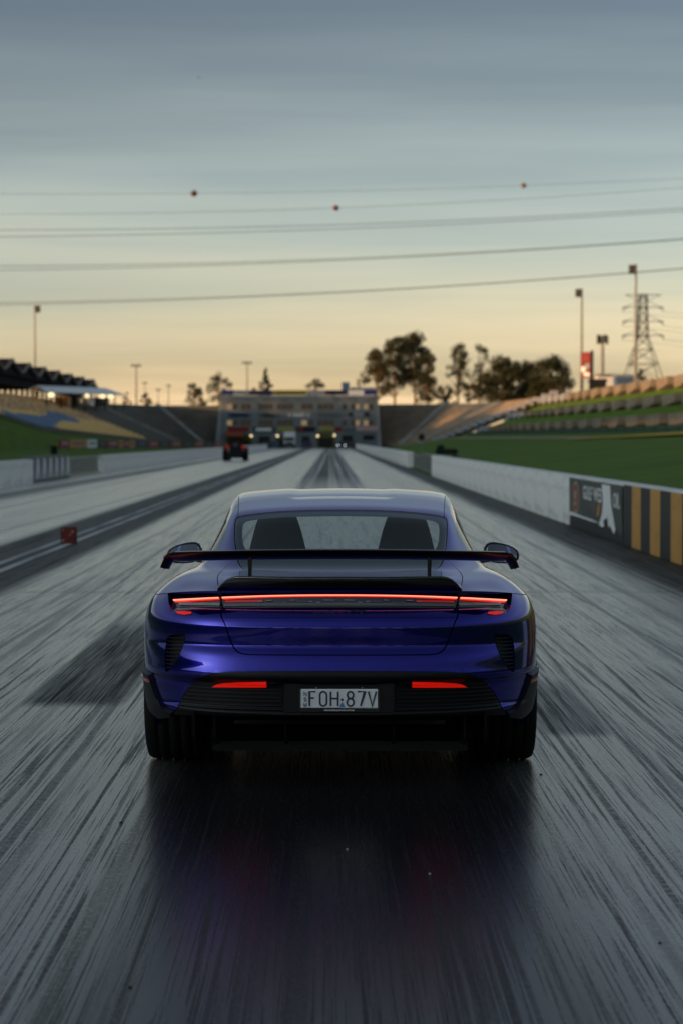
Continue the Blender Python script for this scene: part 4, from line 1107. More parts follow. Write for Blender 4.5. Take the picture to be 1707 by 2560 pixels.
barrier('track_wall', 'near white concrete track wall at the left edge, before the grey moulded blocks', WALL_L, 1, 40, 93, .90, M['wall_white'])
barrier('track_wall', 'far white concrete track wall on the left, past the grey railing', WALL_L, 1, 121, 440, .88, M['wall_white'])
xs_ = WALL_R - .006
MB().box((xs_ - .001, 42.35, .11), (.016, 8.5, .20)).build('black_base', M['wall_black'], None); at0(col.objects[-1], wr1)
y = 38.05; k = 0
while y > 16:
    m_ = M['wall_black'] if k % 2 == 0 else M['wall_yellow']
    MB().box((xs_, y - .53, HB / 2 - .003), (.016, 1.056, HB - .014), bev=.003).build('stripe', m_, None); at0(col.objects[-1], wr1)
    y -= 1.062; k += 1
# torn banner
M['banner'] = pmat('faded dark banner', (.045, .05, .045), .6, noise=((3, 1.2, 3), (.085, .09, .08), .45, .7))
M['banner_white'] = pmat('torn white backing', (.75, .76, .76), .7)
M['banner_text'] = pmat('faded white lettering', (.66, .67, .67), .7)
M['emblem_red'] = pmat('faded red emblem', (.22, .045, .03), .7); M['emblem_cream'] = pmat('faded cream emblem', (.34, .28, .19), .7)
bn = empty('torn_banner', (WALL_R - .02, 42.3, .2)); tag(bn, 'torn dark advertising banner with white letters and round red emblem on the right wall', 'banner')
def yz(poly, xo, name, mat):
    o = MB().prism(poly, 0, WALL_R - xo, WALL_R - xo + .006).build(name, mat, None); return at0(o, bn)
yz([(46.55, .245), (46.6, .93), (38.15, .93), (38.12, .16), (39.4, .20), (41.2, .21), (43, .235), (44.6, .215), (45.5, .25)], .026, 'banner_sheet', M['banner'])
def oval(cy, cz, a, b, n=28): return [(cy + a * math.cos(t), cz + b * math.sin(t)) for t in np.linspace(0, 2 * math.pi, n, endpoint=False)]
yz(oval(45.35, .58, .62, .30), .030, 'emblem', M['emblem_cream']); yz(oval(45.35, .58, .50, .25), .034, 'emblem', M['emblem_red'])
yz(oval(45.35, .62, .22, .10), .038, 'emblem', M['emblem_cream']); yz([(45.75, .46), (45.2, .40), (44.95, .62), (45.1, .52)], .038, 'emblem', M['emblem_cream'])
yz([(40.95, .90), (39.75, .90), (39.62, .60), (39.25, .36), (39.0, .20), (39.15, .12), (39.75, .25), (39.95, .20), (40.1, .42), (40.35, .22), (40.9, .17), (41.35, .20), (40.9, .40), (40.75, .62)], .034, 'torn_patch', M['banner_white'])
yz([(40.62, .30), (40.25, .34), (40.1, .22), (40.5, .19)], .040, 'torn_patch', M['wall_black'])
yz([(46.4, .235), (42.6, .215), (41.3, .225), (42.5, .255), (44.3, .26), (46.4, .285)], .032, 'torn_patch', M['banner_white'])
yz([(41.75, .33), (41.4, .36), (41.2, .58), (41.55, .52)], .032, 'torn_patch', M['wall_yellow'])
def wall_text(s, yc, zc, size, xs, mat, name='lettering'):
    mt = Matrix(((0, 0, -1, WALL_R - .034), (-1, 0, 0, yc), (0, 1, 0, zc), (0, 0, 0, 1)))
    o = text_mesh(name, s, size, mat, None, mt, ext=.002, xs=xs, bold=.006); return at0(o, bn)
wall_text('GULF WES', 42.45, .69, .34, 1.92, M['banner_text']); wall_text('OIL', 38.85, .66, .34, 1.75, M['banner_text'])

# grey moulded blocks and railings in the gaps of the walls
mbk = empty('moulded_barrier', (WALL_L - .2, 99.5, 0)); tag(mbk, 'grey moulded barrier blocks with pale A shapes in the gap of the left wall', 'barrier')
for k in range(6):
    y = 93.2 + k * 2.15
    MB().box((WALL_L - .25, y + 1.05, .50), (.5, 2.08, 1.0), bev=.03).build('block', M['wall_grey'], None); at0(col.objects[-1], mbk)
    MB().prism([(y + .35, .12), (y + .75, .92), (y + 1.25, .92), (y + 1.65, .12), (y + 1.3, .12), (y + 1.0, .50), (y + .7, .12)], 0, WALL_L, WALL_L + .05).build('raised_rib', M['sign_white'], None); at0(col.objects[-1], mbk)
def railing(label, x, y0, y1, h, n):
    r = empty('steel_railing', (x, (y0 + y1) / 2, 0)); tag(r, label, 'railing')
    for z in (.10, h):
        MB().box((x, (y0 + y1) / 2, z), (.08, y1 - y0, .09)).build('rail', M['galv'], None); at0(col.objects[-1], r)
    base = None
    for k in range(n):
        if base is None: base = MB().box((0, 0, h / 2), (.06, .30, h - .12)).build('baluster', M['galv'], None); o = base
        else: o = base.copy(); col.objects.link(o)
        o.location = (x, y0 + (k + .5) * (y1 - y0) / n, 0); o.parent = r; o.matrix_parent_inverse = Matrix.Translation(r.location).inverted()
railing('grey steel railing in the gap of the left wall', WALL_L - .2, 106.5, 121, .84, 15)
railing('grey steel railing in the gap of the right wall', WALL_R + .2, 111, 127, .92, 16)
railing('further grey steel railing in the gap of the right wall', WALL_R + .35, 129, 145, .78, 16)

# ---- small things on and beside the strip ------------------------------------------------
bx = empty('red_marker_block', (-4.17, 38.6, 0), R(4)); tag(bx, 'small red foam marker block standing on the centre line', 'marker')
M['foam_red'] = pmat('red foam', (.17, .018, .010), .7, noise=((9, 9, 9), (.09, .012, .009), .45, .65)); M['foam_white'] = pmat('scuffed white print', (.34, .28, .24), .7)
MB().box((0, 0, .135), (.255, .20, .262), bev=.012).build('foam_body', M['foam_red'], bx)
for (u, w_, a) in ((-.09, .05, .03), (-.085, .22, .02), (.06, .19, .03), (.02, .14, .02)): MB().box((u, -.101, w_), (a, .004, a * 1.3)).build('scuff_mark', M['foam_white'], bx)
MB().box((.129, .0, .135), (.004, .16, .22)).build('side_pad', M['wall_black'], bx)
rnd = random.Random(11)
for i, (xd, yd, c, lab) in enumerate(((797, 1955, 'sign_white', 'tiny pale flake on the dark road behind the car'), (987, 2012, 'sign_white', 'second pale flake on the dark road, nearer the viewer'),
        (297, 2275, 'rubber', 'black rubber crumb on the road at bottom left'), (1518, 2173, 'soil_and_shade', 'dark crumb on the road at bottom right'), (1243, 1782, 'rubber', 'black rubber shred beside the right rear tyre'), (276, 1893, 'rubber', 'thin black rubber shred on the road left of the car'))):
    px, py = xd * DISP, yd * DISP; y = CAM_H * F_PX / (py - VPY); p = wp(px, py, y)
    mb = MB(); s = (.0045, .0045, .006, .006, .008, .007)[i]
    ring = [(s * (1 + .4 * rnd.random()) * math.cos(t), s * .6 * (1 + .4 * rnd.random()) * math.sin(t)) for t in np.linspace(0, 2 * math.pi, 8, endpoint=False)]
    mb.loft([[(a, b, 0) for a, b in ring], [(a * .7, b * .7, s * .6) for a, b in ring]])
    o = mb.build('road_debris', M[c], None, (p.x, p.y, .001)); tag(o, lab, 'debris')
bxr = empty('equipment_cart', (7.8, 163, .12)); tag(bxr, 'low dark equipment cart on the grass behind the right wall', 'cart')
MB().box((0, 0, .75), (1.5, 1.0, .38), bev=.08).build('body', M['dark_steel'], bxr)
MB().box((-.4, 0, 1.05), (.5, .7, .3), bev=.06).build('engine_cover', M['dark_steel'], bxr)
for a in (-.55, .55):
    for b in (-.45, .45): MB().lathe([(-.07, .001), (-.07, .26), (.07, .26), (.07, .001)], 'y', 14, (a, b, .27)).build('wheel', M['rubber'], bxr)
po = empty('signal_post', (6.3, 168, .1)); tag(po, 'thin post with dark box on top, behind the right wall', 'post')
MB().tube([(0, 0, 0), (0, 0, 1.6)], .05, 8).build('pole', M['galv'], po); MB().box((0, 0, 1.75), (.4, .3, .45), bev=.03).build('signal_box', M['dark_steel'], po)
po = empty('marker_post', (-22.0, 193, .5)); tag(po, 'short dark post with yellow cap on the left grass', 'post')
MB().box((0, 0, .35), (.5, .4, .7), bev=.05).build('body', M['dark_steel'], po); MB().box((.1, -.1, .78), (.35, .3, .2), bev=.04).build('cap', M['sign_yellow'], po)

# advertising boards along the left grass
A_, B_ = Vector((-27, 235, 0)), Vector((-17.5, 432, 0))
c4 = lambda c: c * .35714
boards = [(420, 488, 'sign_red'), (490, 612, 'sign_orange'), (614, 682, 'sign_white'), (690, 748, 'sign_black'), (750, 833, 'sign_red'), (835, 868, 'sign_orange'), (870, 903, 'sign_red'), (905, 950, 'sign_orange'), (955, 1038, 'sign_navy'),
          (1040, 1115, 'sign_red'), (1117, 1193, 'sign_black'), (1195, 1275, 'sign_red'), (1277, 1358, 'sign_black'), (1360, 1432, 'sign_red'), (1434, 1498, 'sign_black'), (1500, 1562, 'sign_red')]
seen = {}
for a, b, c in boards:
    def hit(px):
        k = (px - VPX) / F_PX; d = B_ - A_; t = (k * A_.y - A_.x) / (d.x - k * d.y); return A_ + d * t
    p, q = hit(c4(a)), hit(c4(b)); mid_ = (p + q) / 2; ln = (q - p).length; z = left_z(mid_.x, mid_.y)
    o = empty('advertising_board', (mid_.x, mid_.y, z), math.atan2((q - p).y, (q - p).x))
    MB().box((0, 0, .55), (ln - .1, .12, .9)).build('panel', M[c], o)
    MB().box((0, -.07, .60), (ln * .6, .02, .22)).build('printed_band', M['sign_pink' if c == 'sign_red' else 'sign_grey'], o)
    for e in (-1, 1): MB().box((e * ln * .4, .1, .3), (.1, .1, .62)).build('leg', M['dark_steel'], o)
    nm = c.split('_')[1]; seen[c] = seen.get(c, 0) + 1; od = ['first', 'second', 'third', 'fourth', 'fifth', 'sixth', 'seventh'][seen[c] - 1]
    tag(o, f'{od} {nm} advertising board from the left, along the left grass', 'board', 'boards along the left grass')

# ---- tower building at the end of the strip ------------------------------------------------
YT = 500.0
def c5(x, y): return wp(500 + x * .3189, 900 + y * .3189, YT)
tw = empty('tower_building', (c5(780, 0).x, YT, 0)); tag(tw, 'wide blue grey three storey tower building across the end of the strip', 'building')
def at(mb, name, mat, par=None):
    o = mb.build(name, mat, None)
    if par is None: return at0(o, tw)
    o.parent = par; return o
a0, a1 = c5(165, 0).x, c5(1390, 0).x; ztop = c5(0, 278).z
# wall with window openings: piers and spandrels as slabs
WCOL1 = [(213, 300), (325, 405), (460, 575), (605, 735), (795, 890), (922, 1052), (1112, 1150), (1182, 1250), (1278, 1358)]
mb = MB(); zr = [c5(0, y).z for y in (343, 390, 470, 515)]
mb.box(((a0 + a1) / 2, YT + 6.2, ztop / 2), (a1 - a0 - .1, 11.6, ztop - .1))
def slab(x0, x1, z0, z1): mb.box(((x0 + x1) / 2, YT + .2, (z0 + z1) / 2), (x1 - x0, .4, z1 - z0))
slab(a0, a1, zr[0], ztop); slab(a0, a1, zr[2], zr[1]); slab(a0, a1, 0, zr[3])
for z0, z1 in ((zr[1], zr[0]), (zr[3], zr[2])):
    e = [a0] + [c5(q, 0).x for ab in WCOL1 for q in ab] + [a1]
    for i in range(0, len(e), 2): slab(e[i], e[i + 1], z0 - .002, z1 + .002)
at(mb, 'wall', M['facade'])
warm = {(0, 0): 1, (0, 8): 1, (0, 7): 1, (1, 7): 1, (1, 8): 1, (1, 0): 1, (1, 4): 1}
for r_, (z0, z1) in enumerate(((zr[1], zr[0]), (zr[3], zr[2]))):
    for i, (a, b) in enumerate(WCOL1):
        x0, x1 = c5(a, 0).x, c5(b, 0).x
        w = MB().box(((x0 + x1) / 2, YT + .26, (z0 + z1) / 2), (x1 - x0 - .02, .08, z1 - z0 - .02)).build('window', M['win_frame'], None); at0(w, tw)
        np_ = max(1, int(round((x1 - x0) / 1.1)))
        for k in range(np_):
            xa = lerp(x0, x1, k / np_) + .06; xb = lerp(x0, x1, (k + 1) / np_) - .06
            o = MB().box(((xa + xb) / 2, YT + .21, (z0 + z1) / 2), (xb - xa, .05, z1 - z0 - .16)).build('pane', M['win_warm' if (warm.get((r_, i)) and k == (i % np_)) else 'win_dark'], w)
signs = [(222, 395, 415, 448, 'sign_blue'), (460, 625, 418, 448, 'sign_grey'), (925, 1092, 415, 445, 'sign_grey'), (1158, 1322, 412, 440, 'sign_pale'), (1160, 1200, 413, 439, 'sign_black'), (1282, 1321, 413, 439, 'sign_black'),
         (222, 385, 525, 558, 'sign_red'), (422, 585, 525, 568, 'sign_black'), (440, 565, 532, 558, 'sign_white'), (610, 735, 525, 552, 'sign_yellow'), (755, 905, 525, 562, 'sign_black'), (775, 812, 528, 556, 'sign_red'), (1058, 1108, 525, 560, 'sign_red'), (935, 1050, 525, 552, 'sign_yellow'), (1222, 1392, 518, 555, 'sign_pink'), (240, 380, 424, 440, 'sign_navy'),
         (500, 590, 424, 440, 'sign_pale'), (1120, 1210, 535, 560, 'sign_grey')]
for k, (xa, xb, ya, yb_, c) in enumerate(signs):
    p, q = c5(xa, yb_), c5(xb, ya); dd = .10 + .03 * (k % 3)
    at(MB().box(((p.x + q.x) / 2, YT - dd, (p.z + q.z) / 2), (q.x - p.x, .14, q.z - p.z)), 'sign_panel', M[c])
for i in range(9):   # white lettering too blurred to read
    if i in (1, 7): continue
    p, q = c5(697 + i * 18.3, 444), c5(697 + i * 18.3 + 13, 420); at(MB().box(((p.x + q.x) / 2, YT - .06, (p.z + q.z) / 2), (q.x - p.x, .1, q.z - p.z)), 'sign_letter', M['sign_white'])
doors = [(465, 548, 598, 668, 'sign_black'), (800, 862, 598, 668, 'sign_black'), (1112, 1195, 590, 668, 'sign_black'), (1275, 1362, 588, 628, 'sign_black'), (205, 410, 592, 690, 'sign_olive'), (602, 664, 590, 690, 'sign_olive'), (915, 1055, 568, 690, 'sign_olive')]
for k, (xa, xb, ya, yb_, c) in enumerate(doors):
    p, q = c5(xa, yb_), c5(xb, ya); z0 = max(p.z, .02)
    o = at(MB().box(((p.x + q.x) / 2, YT - .05, (z0 + q.z) / 2), (q.x - p.x, .12, q.z - z0)), 'doorway', M[c])
    if c == 'sign_olive':
        ph = q.z - z0
        at(MB().box(((p.x + q.x) / 2, YT - .13, z0 + ph * .32), ((q.x - p.x) * .78, .06, ph * .62)), 'opening', M['sign_black'])
p, q = c5(208, 600), c5(348, 562); at(MB().box(((p.x + q.x) / 2, YT - 1.2, (p.z + q.z) / 2), (q.x - p.x, 2.2, q.z - p.z)), 'awning', M['sign_salmon'])
top = [(172, 265, 'sign_royal'), (265, 385, 'sign_pale'), (385, 578, 'sign_navy'), (578, 840, 'sign_yellow'), (840, 980, 'sign_pale'), (980, 1160, 'sign_navy'), (1160, 1280, 'sign_white'), (1280, 1382, 'sign_royal')]
for xa, xb, c in top:
    p, q = c5(xa, 276), c5(xb, 238); at(MB().box(((p.x + q.x) / 2, YT + .05, (p.z + q.z) / 2 + .02), (q.x - p.x - .03, .3, q.z - p.z)), 'parapet_banner', M[c])
for i in range(11):
    p, q = c5(590 + i * 22, 270), c5(590 + i * 22 + 13, 246); at(MB().box(((p.x + q.x) / 2, YT - .16, (p.z + q.z) / 2), (q.x - p.x, .1, q.z - p.z)), 'banner_letter', M['sign_olive'])
p, q = c5(1112, 240), c5(1170, 172); at(MB().box(((p.x + q.x) / 2, YT + 4, (p.z + q.z) / 2), (q.x - p.x, 4, q.z - p.z)), 'roof_plant', M['sign_blue'])
p, q = c5(1176, 240), c5(1380, 213); at(MB().box(((p.x + q.x) / 2, YT + 5, (p.z + q.z) / 2), (q.x - p.x, 3, q.z - p.z)), 'roof_plant', M['sign_pale'])
for x in (235, 368, 505, 640, 772, 908, 1048, 1185, 1322):
    p = c5(x, 308); at(MB().box((p.x, YT - .25, p.z), (.9, .5, .35)), 'wall_floodlight', M['win_frame'])
for (t, bt, s) in ((165, 118, -1), (1390, 1420, 1)):
    at(MB().prism([(c5(t, 0).x, ztop), (c5(bt, 0).x, 0), (c5(t, 0).x + s * -.02, 0)], 1, YT - .05, YT + 3), 'sloping_buttress', M['facade_edge'])
for i, (x, y) in enumerate(((405, 595), (610, 595), (925, 595), (1055, 590))):
    p = c5(x, y); lp = empty('wall_lamp', (p.x, YT - .5, p.z)); MB().lathe([(-.02, .001), (-.02, .20), (.12, .24), (.2, .08)], 'y', 14).build('lit_disc', M['lamp_glow'], lp); MB().box((0, .3, 0), (.2, .3, .2)).build('bracket', M['dark_steel'], lp)
    tag(lp, ['lit round lamp right of the red awning on the tower', 'lit round lamp left of the white truck', 'lit round lamp at the left of the olive portal', 'lit round lamp at the right of the olive portal'][i], 'lamp', 'lamps on the tower front')

# ---- vehicles far down the strip -------------------------------------------------------------
M['tractor_red'] = pmat('dark red tractor paint', (.07, .008, .008), .5)
tr = empty('track_tractor', (-7.5, 192, 0)); tag(tr, 'dark track tractor with red mudguards and wide black rear tyres in the left lane', 'tractor')
for s in (-1, 1):
    MB().lathe([(s * .62, .20), (s * .60, .40), (s * .64, .48), (s * .98, .48), (s * 1.02, .40), (s * 1.0, .20)], 'x', 28, (0, 0, .48)).build('rear_tyre', M['rubber'], tr)
    MB().lathe([(s * .45, .1), (s * .45, .34), (s * .70, .34), (s * .70, .1)], 'x', 22, (0, 2.2, .34)).build('front_tyre', M['rubber'], tr)
    MB().loft([[(s * x, .62 * math.cos(t), .50 + .62 * math.sin(t)) for x in (.58, 1.0)] for t in np.linspace(.2, 2.7, 10)], closed=False).build('mudguard', M['tractor_red'], tr)
    MB().box((s * .62, -.52, 1.12), (.22, .1, .34), bev=.02).build('tail_lamp', M['red_lens'], tr)
MB().box((0, .9, .80), (1.0, 2.9, .75), bev=.06).build('body', M['dark_steel'], tr)
MB().box((0, -.60, .42), (1.3, .5, .42), bev=.04).build('drag_box', M['dark_steel'], tr)
MB().box((0, -.3, 1.22), (.34, .4, .30), bev=.05).build('tank', M['sign_grey'], tr)
MB().box((0, .15, 1.34), (.55, .3, .25), bev=.05).build('seat', M['tractor_red'], tr)
MB().tube([(-.55, .1, 1.0), (-.55, .1, 1.48), (.55, .1, 1.48), (.55, .1, 1.0)], .045, 8).build('roll_bar', M['dark_steel'], tr)
MB().tube([(0, 1.9, 1.1), (0, 1.9, 1.4)], .05, 8).build('exhaust', M['dark_steel'], tr)

p = c5(702, 690); tk = empty('white_truck', (p.x * .94, 470, 0)); tag(tk, 'white box truck facing the strip in front of the tower', 'truck')
MB().prism([(0, .55), (0, 1.5), (.25, 2.35), (1.7, 2.45), (1.7, .55)], 0, -1.05, 1.05).build('cab', M['sign_white'], tk)
MB().prism([(-.02, 1.45), (.20, 2.2), (.24, 2.18), (.03, 1.43)], 0, -.95, .95).build('windscreen', M['win_dark'], tk)
MB().box((0, 4.6, 2.0), (2.15, 5.6, 2.6), bev=.05).build('box_body', M['sign_white'], tk)
MB().box((0, -.05, .68), (2.0, .14, .30), bev=.03).build('bumper', M['dark_steel'], tk); MB().box((0, -.03, 1.05), (1.3, .06, .35)).build('grille', M['sign_black'], tk)
MB().box((0, 3.5, .62), (.9, 7.0, .25)).build('chassis', M['dark_steel'], tk)
for s in (-1, 1):
    MB().lathe([(-.03, .001), (-.02, .13), (.06, .14)], 'y', 14, (s * .8, -.08, 1.02)).build('headlight', M['clear_lens'], tk)
    MB().tube([(s * 1.05, .2, 1.5), (s * 1.25, .1, 1.6), (s * 1.25, .1, 2.0)], .05, 6).build('mirror', M['dark_steel'], tk)
    for y in (.9, 5.6): MB().lathe([(-.13, .1), (-.13, .44), (.13, .44), (.13, .1)], 'x', 20, (s * .92, y, .44)).build('wheel', M['rubber'], tk)

def small_car(label, x, y, mat, lit):
    c = empty('parked_car', (x, y, 0)); tag(c, label, 'car', 'cars in front of the tower')
    pr = [(0, .35), (-.02, .62), (.15, .78), (1.15, .92), (1.9, 1.40), (3.2, 1.42), (3.95, 1.02), (4.3, .95), (4.35, .4)]
    MB().loft([[(x_, y_, z_ if abs(x_) < .8 else z_ * .97) for y_, z_ in pr] for x_ in (-.88, -.78, 0, .78, .88)], smooth=False).build('body', mat, c)
    MB().prism([(1.2, .965), (1.85, 1.37), (1.82, 1.40), (1.14, .96)], 0, -.68, .68).build('windscreen', M['win_dark'], c)
    for s in (-1, 1):
        MB().lathe([(-.06, .001), (-.05, .10), (.05, .11)], 'y', 14, (s * .66, .03, .64)).build('headlight', M['headlight' if lit else 'clear_lens'], c)
        MB().prism([(1.5, .98), (1.95, 1.33), (3.15, 1.35), (3.6, 1.02)], 0, s * .875, s * .89).build('side_window', M['win_dark'], c)
        for yy in (.8, 3.45): MB().lathe([(-.1, .08), (-.1, .31), (.1, .31), (.1, .08)], 'x', 18, (s * .80, yy, .31)).build('wheel', M['rubber'], c)
    MB().box((0, -.03, .45), (1.1, .05, .16)).build('grille', M['sign_black'], c)
p = c5(1109, 680)
small_car('small dark teal car with both headlights lit in front of the tower', p.x * .93, 466, pmat('teal car paint', (.02, .05, .08), .25, coat=.6), True)
for k, (xx, cc, lb) in enumerate(((840, 'sign_navy', 'dark navy car parked between the white truck and the olive portal'), (1180, 'sign_black', 'black car parked right of the car with lit headlights'), (520, 'sign_black', 'black car parked before the left doorway of the tower'), (580, 'sign_blue', 'blue car parked left of the white truck'))):
    small_car(lb, c5(xx, 680).x * .97, 486 + k, M[cc], False)

# ---- trees -------------------------------------------------------------------------------------
def tree(name, label, px, py_top, base_z, y, w_px, kind, seed, group, n_cl=34):
    rnd = random.Random(seed)
    x = (px - VPX) / F_PX * y; ht = CAM_H + (VPY - py_top) / F_PX * y - base_z; wd = w_px / F_PX * y
    t = empty(name, (x, y, base_z)); tag(t, label, 'tree', group)
    tk = MB(); lean = rnd.uniform(-.04, .04) * ht
    fork = .45 if kind in ('gum', 'thin') else .25
    top = Vector((lean, 0, ht * .86))
    r0 = max(.22, ht * .018)
    tk.tube([(0, 0, -.3), (lean * .2, 0, ht * .25), (lean * .5, .2, ht * .55), top], [r0, r0 * .8, r0 * .5, r0 * .15], 8)
    cl = []
    for k in range(n_cl):
        if kind == 'pine':
            f = k / n_cl; zz = ht * (.12 + .86 * f); rr_ = wd * .5 * (1 - f) ** .8 * rnd.uniform(.35, 1); a = rnd.uniform(0, 6.28)
            c = Vector((rr_ * math.cos(a), rr_ * math.sin(a), zz)); s = wd * .12 * (1.15 - f)
        elif kind in ('gum', 'thin'):
            f = rnd.random() ** .75; zz = ht * (.24 + .72 * f) if kind == 'gum' else ht * (.45 + .52 * f)
            env = math.sin(math.pi * min(1, .22 + .72 * f)) ** .7
            a = rnd.uniform(0, 6.28); rr_ = wd * .5 * env * rnd.uniform(.25, .92); c = Vector((rr_ * math.cos(a) + lean * f, rr_ * math.sin(a), zz)); s = wd * rnd.uniform(.10, .17)
        else:
            f = rnd.random(); zz = ht * (.12 + .80 * f); env = math.sqrt(max(0, 1 - (2 * (f - .42)) ** 2 * .75)); a = rnd.uniform(0, 6.28); rr_ = wd * .5 * env * math.sqrt(rnd.random()) * 1.02
            c = Vector((rr_ * math.cos(a), rr_ * math.sin(a), zz)); s = wd * rnd.uniform(.095, .17)
        cl.append((c, s))
        if kind != 'pine' and k % 2 == 0:
            b0 = Vector((lean * .4, 0, ht * rnd.uniform(fork * .6, .62)))
            if b0.z > c.z - .5: b0.z = max(ht * .12, c.z - ht * .15)
            m_ = b0.lerp(c, .5) + Vector((0, 0, -.05 * ht * rnd.random()))
            tk.tube([b0, m_, c], [r0 * .42, r0 * .25, r0 * .08], 5)
    tk.build('trunk', M['bark'], t)
    nl = 120 if kind != 'dense' else 140; lf = min(.70, max(.30, wd * .05))
    V = []; Fc = []
    for c, s in cl:
        for _ in range(nl):
            d = Vector((rnd.gauss(0, 1), rnd.gauss(0, 1), rnd.gauss(0, .75))); d = d * (s * rnd.uniform(.55, 1.05) / max(.3, d.length)) 
            p_ = c + d; e = Vector((rnd.gauss(0, 1), rnd.gauss(0, 1), rnd.gauss(0, 1))).normalized(); g = e.orthogonal().normalized(); l = lf * rnd.uniform(.6, 1.25)
            b = len(V); V += [p_ - e * l * .5, p_ + g * l * .28, p_ + e * l * .5, p_ - g * l * .28]; Fc.append((b, b + 1, b + 2, b + 3))
    mb = MB().add(V, Fc); mb.build('crown', M['pine'] if kind == 'pine' else M['leaf_brown' if kind in ('gum', 'thin') and seed % 2 else 'leaf_dark'], t, fix=False)
    return t
G1 = 'gum trees behind the right stand'
tree('gum_tree', 'leftmost tall gum tree behind the right stand, nearest the tower', 943, 872, 9, 560, 92, 'gum', 1, G1, 44)
tree('gum_tree', 'tall wide gum tree second from the tower behind the right stand', 985, 842, 9, 566, 100, 'gum', 2, G1, 56)
tree('gum_tree', 'tallest gum tree in the big clump behind the right stand', 1037, 828, 9, 572, 105, 'gum', 4, G1, 64)
tree('gum_tree', 'gum tree at the right side of the big clump behind the right stand', 1068, 878, 9, 558, 74, 'dense', 3, G1, 44)
tree('gum_tree', 'slender upright gum tree alone right of the big clump', 1143, 858, 9, 560, 66, 'gum', 6, G1, 52)
tree('gum_tree', 'thin sparse gum tree with a small tuft on top', 1196, 858, 9, 575, 58, 'thin', 5, G1, 16)
tree('gum_tree', 'broad dark bushy tree right of the thin sparse gum', 1252, 890, 9, 552, 128, 'dense', 8, G1, 60)
tree('gum_tree', 'broad dark tree between two others in the right dark clump', 1315, 905, 9, 560, 110, 'dense', 9, G1, 50)
tree('gum_tree', 'rightmost broad dark tree beside the tall light mast', 1378, 890, 9, 548, 125, 'dense', 10, G1, 62)
tree('shrub_tree', 'low olive shrub at the foot of the gum clump', 1110, 962, 9, 550, 60, 'dense', 12, G1, 22)
tree('shrub_tree', 'low shrub between the slender and the thin gum trees', 1172, 950, 9, 556, 44, 'dense', 13, G1, 18)
G2 = 'trees behind the left stand'
tree('round_tree', 'round dark tree above the left stand', 487, 957, 8.8, 600, 56, 'dense', 21, G2, 26)
tree('round_tree', 'open crowned tree just left of the tower roof', 547, 932, 9, 640, 66, 'gum', 22, G2, 28)
tree('pine_tree', 'pointed pine tree behind the tower roof', 665, 917, 9, 640, 58, 'pine', 23, None, 60)
tree('round_tree', 'small round tree behind the middle of the tower roof', 788, 942, 9, 640, 48, 'dense', 24, G2, 24)
tree('round_tree', 'tiny flat topped tree on the left skyline', 365, 980, 8.8, 640, 32, 'dense', 25, G2, 14)
tree('shrub_tree', 'small shrub left of the pine on the tower roof line', 634, 965, 9, 640, 20, 'dense', 26, G2, 10)
tree('shrub_tree', 'small shrub right of the small round tree on the tower roof line', 833, 965, 9, 640, 22, 'dense', 27, G2, 10)
tree('round_tree', 'dark tree at the far end of the white canopy', 318, 980, 8.6, 560, 22, 'dense', 28, G2, 12)
tree('round_tree', 'dark tree behind the foot of the steel pylon', 1598, 915, 8.8, 640, 46, 'dense', 29, None, 20)

# ---- masts, pylon, wires -------------------------------------------------------------------------
def mast(label, px, py_top, base_z, y, kind, r=.2):
    x = (px - VPX) / F_PX * y; zt_ = CAM_H + (VPY - py_top) / F_PX * y; h = zt_ - base_z
    t = empty('light_mast', (x, y, base_z)); tag(t, label, 'light mast', 'light masts')
    MB().tube([(0, 0, -.2), (0, 0, h)], [r, r * .6], 10).build('pole', M['galv2'], t)
    if kind == 'cluster':
        for ix in range(2):
            for iz in range(3):
                MB().box((-.42 - ix * .55 + .62 * (px < 500) * 2.2, -.3, h - .3 - iz * .62), (.44, .4, .40), bev=.04).build('floodlight', M['flood'], t)
        MB().box((-.68 + .62 * (px < 500) * 2.2, 0, h - .9), (1.2, .10, 1.6)).build('lamp_frame', M['dark_steel'], t)
    else:
        w = 2.6 if kind == 'bar' else 1.5
        MB().box((0, 0, h - .1), (w, .2, .2)).build('cross_bar', M['dark_steel'], t)
        for k in range(4): MB().box((-w / 2 + (k + .5) * w / 4, -.2, h + .15), (w / 6, .4, .4), bev=.04).build('floodlight', M['dark_steel'], t)
    return t
M['galv2'] = pmat('mast steel', (.17, .16, .15), .6, metal=.2); M['flood'] = pmat('floodlight housing', (.10, .085, .075), .5)
mast('tall light mast standing behind the black gabled roofs at far left', 90, 764, 7.5, 560, 'cluster', .26)
mast('light mast with wide lamp bar on the left skyline', 342, 915, 8.6, 620, 'bar', .28)
mast('light mast with lamp bar left of the pine tree', 619, 908, 8.9, 640, 'bar', .26)
mast('tiny light mast on the left skyline beside the wide bar mast', 364, 958, 8.8, 800, 'small', .2)
mast('tiny short light mast in the middle of the left skyline', 397, 975, 8.8, 800, 'small', .2)
mast('tiny light mast on the left skyline nearest the round tree', 423, 965, 8.8, 800, 'small', .22)
mast('tall light mast beside the red billboard on the right bank', 1452, 722, 8.9, 480, 'cluster', .30)
mast('tallest light mast in front of the steel pylon', 1587, 662, 8.6, 430, 'cluster', .30)
x = (1504 - VPX) / F_PX * 700; zt_ = CAM_H + (VPY - 840) / F_PX * 700
t = empty('antenna_mast', (x, 700, 8.8)); tag(t, 'grey antenna mast with a ring of upright panels, left of the pylon', 'mast')
MB().tube([(0, 0, -.2), (0, 0, zt_ - 9)], [.6, .42], 10).build('pole', M['galv2'], t)
for k in range(9):
    a = 2 * math.pi * k / 9; MB().box((1.45 * math.cos(a), 1.45 * math.sin(a), zt_ - 10 + .3 * (k % 2)), (.42, .42, 2.5)).build('antenna_panel', M['dark_steel'], t)
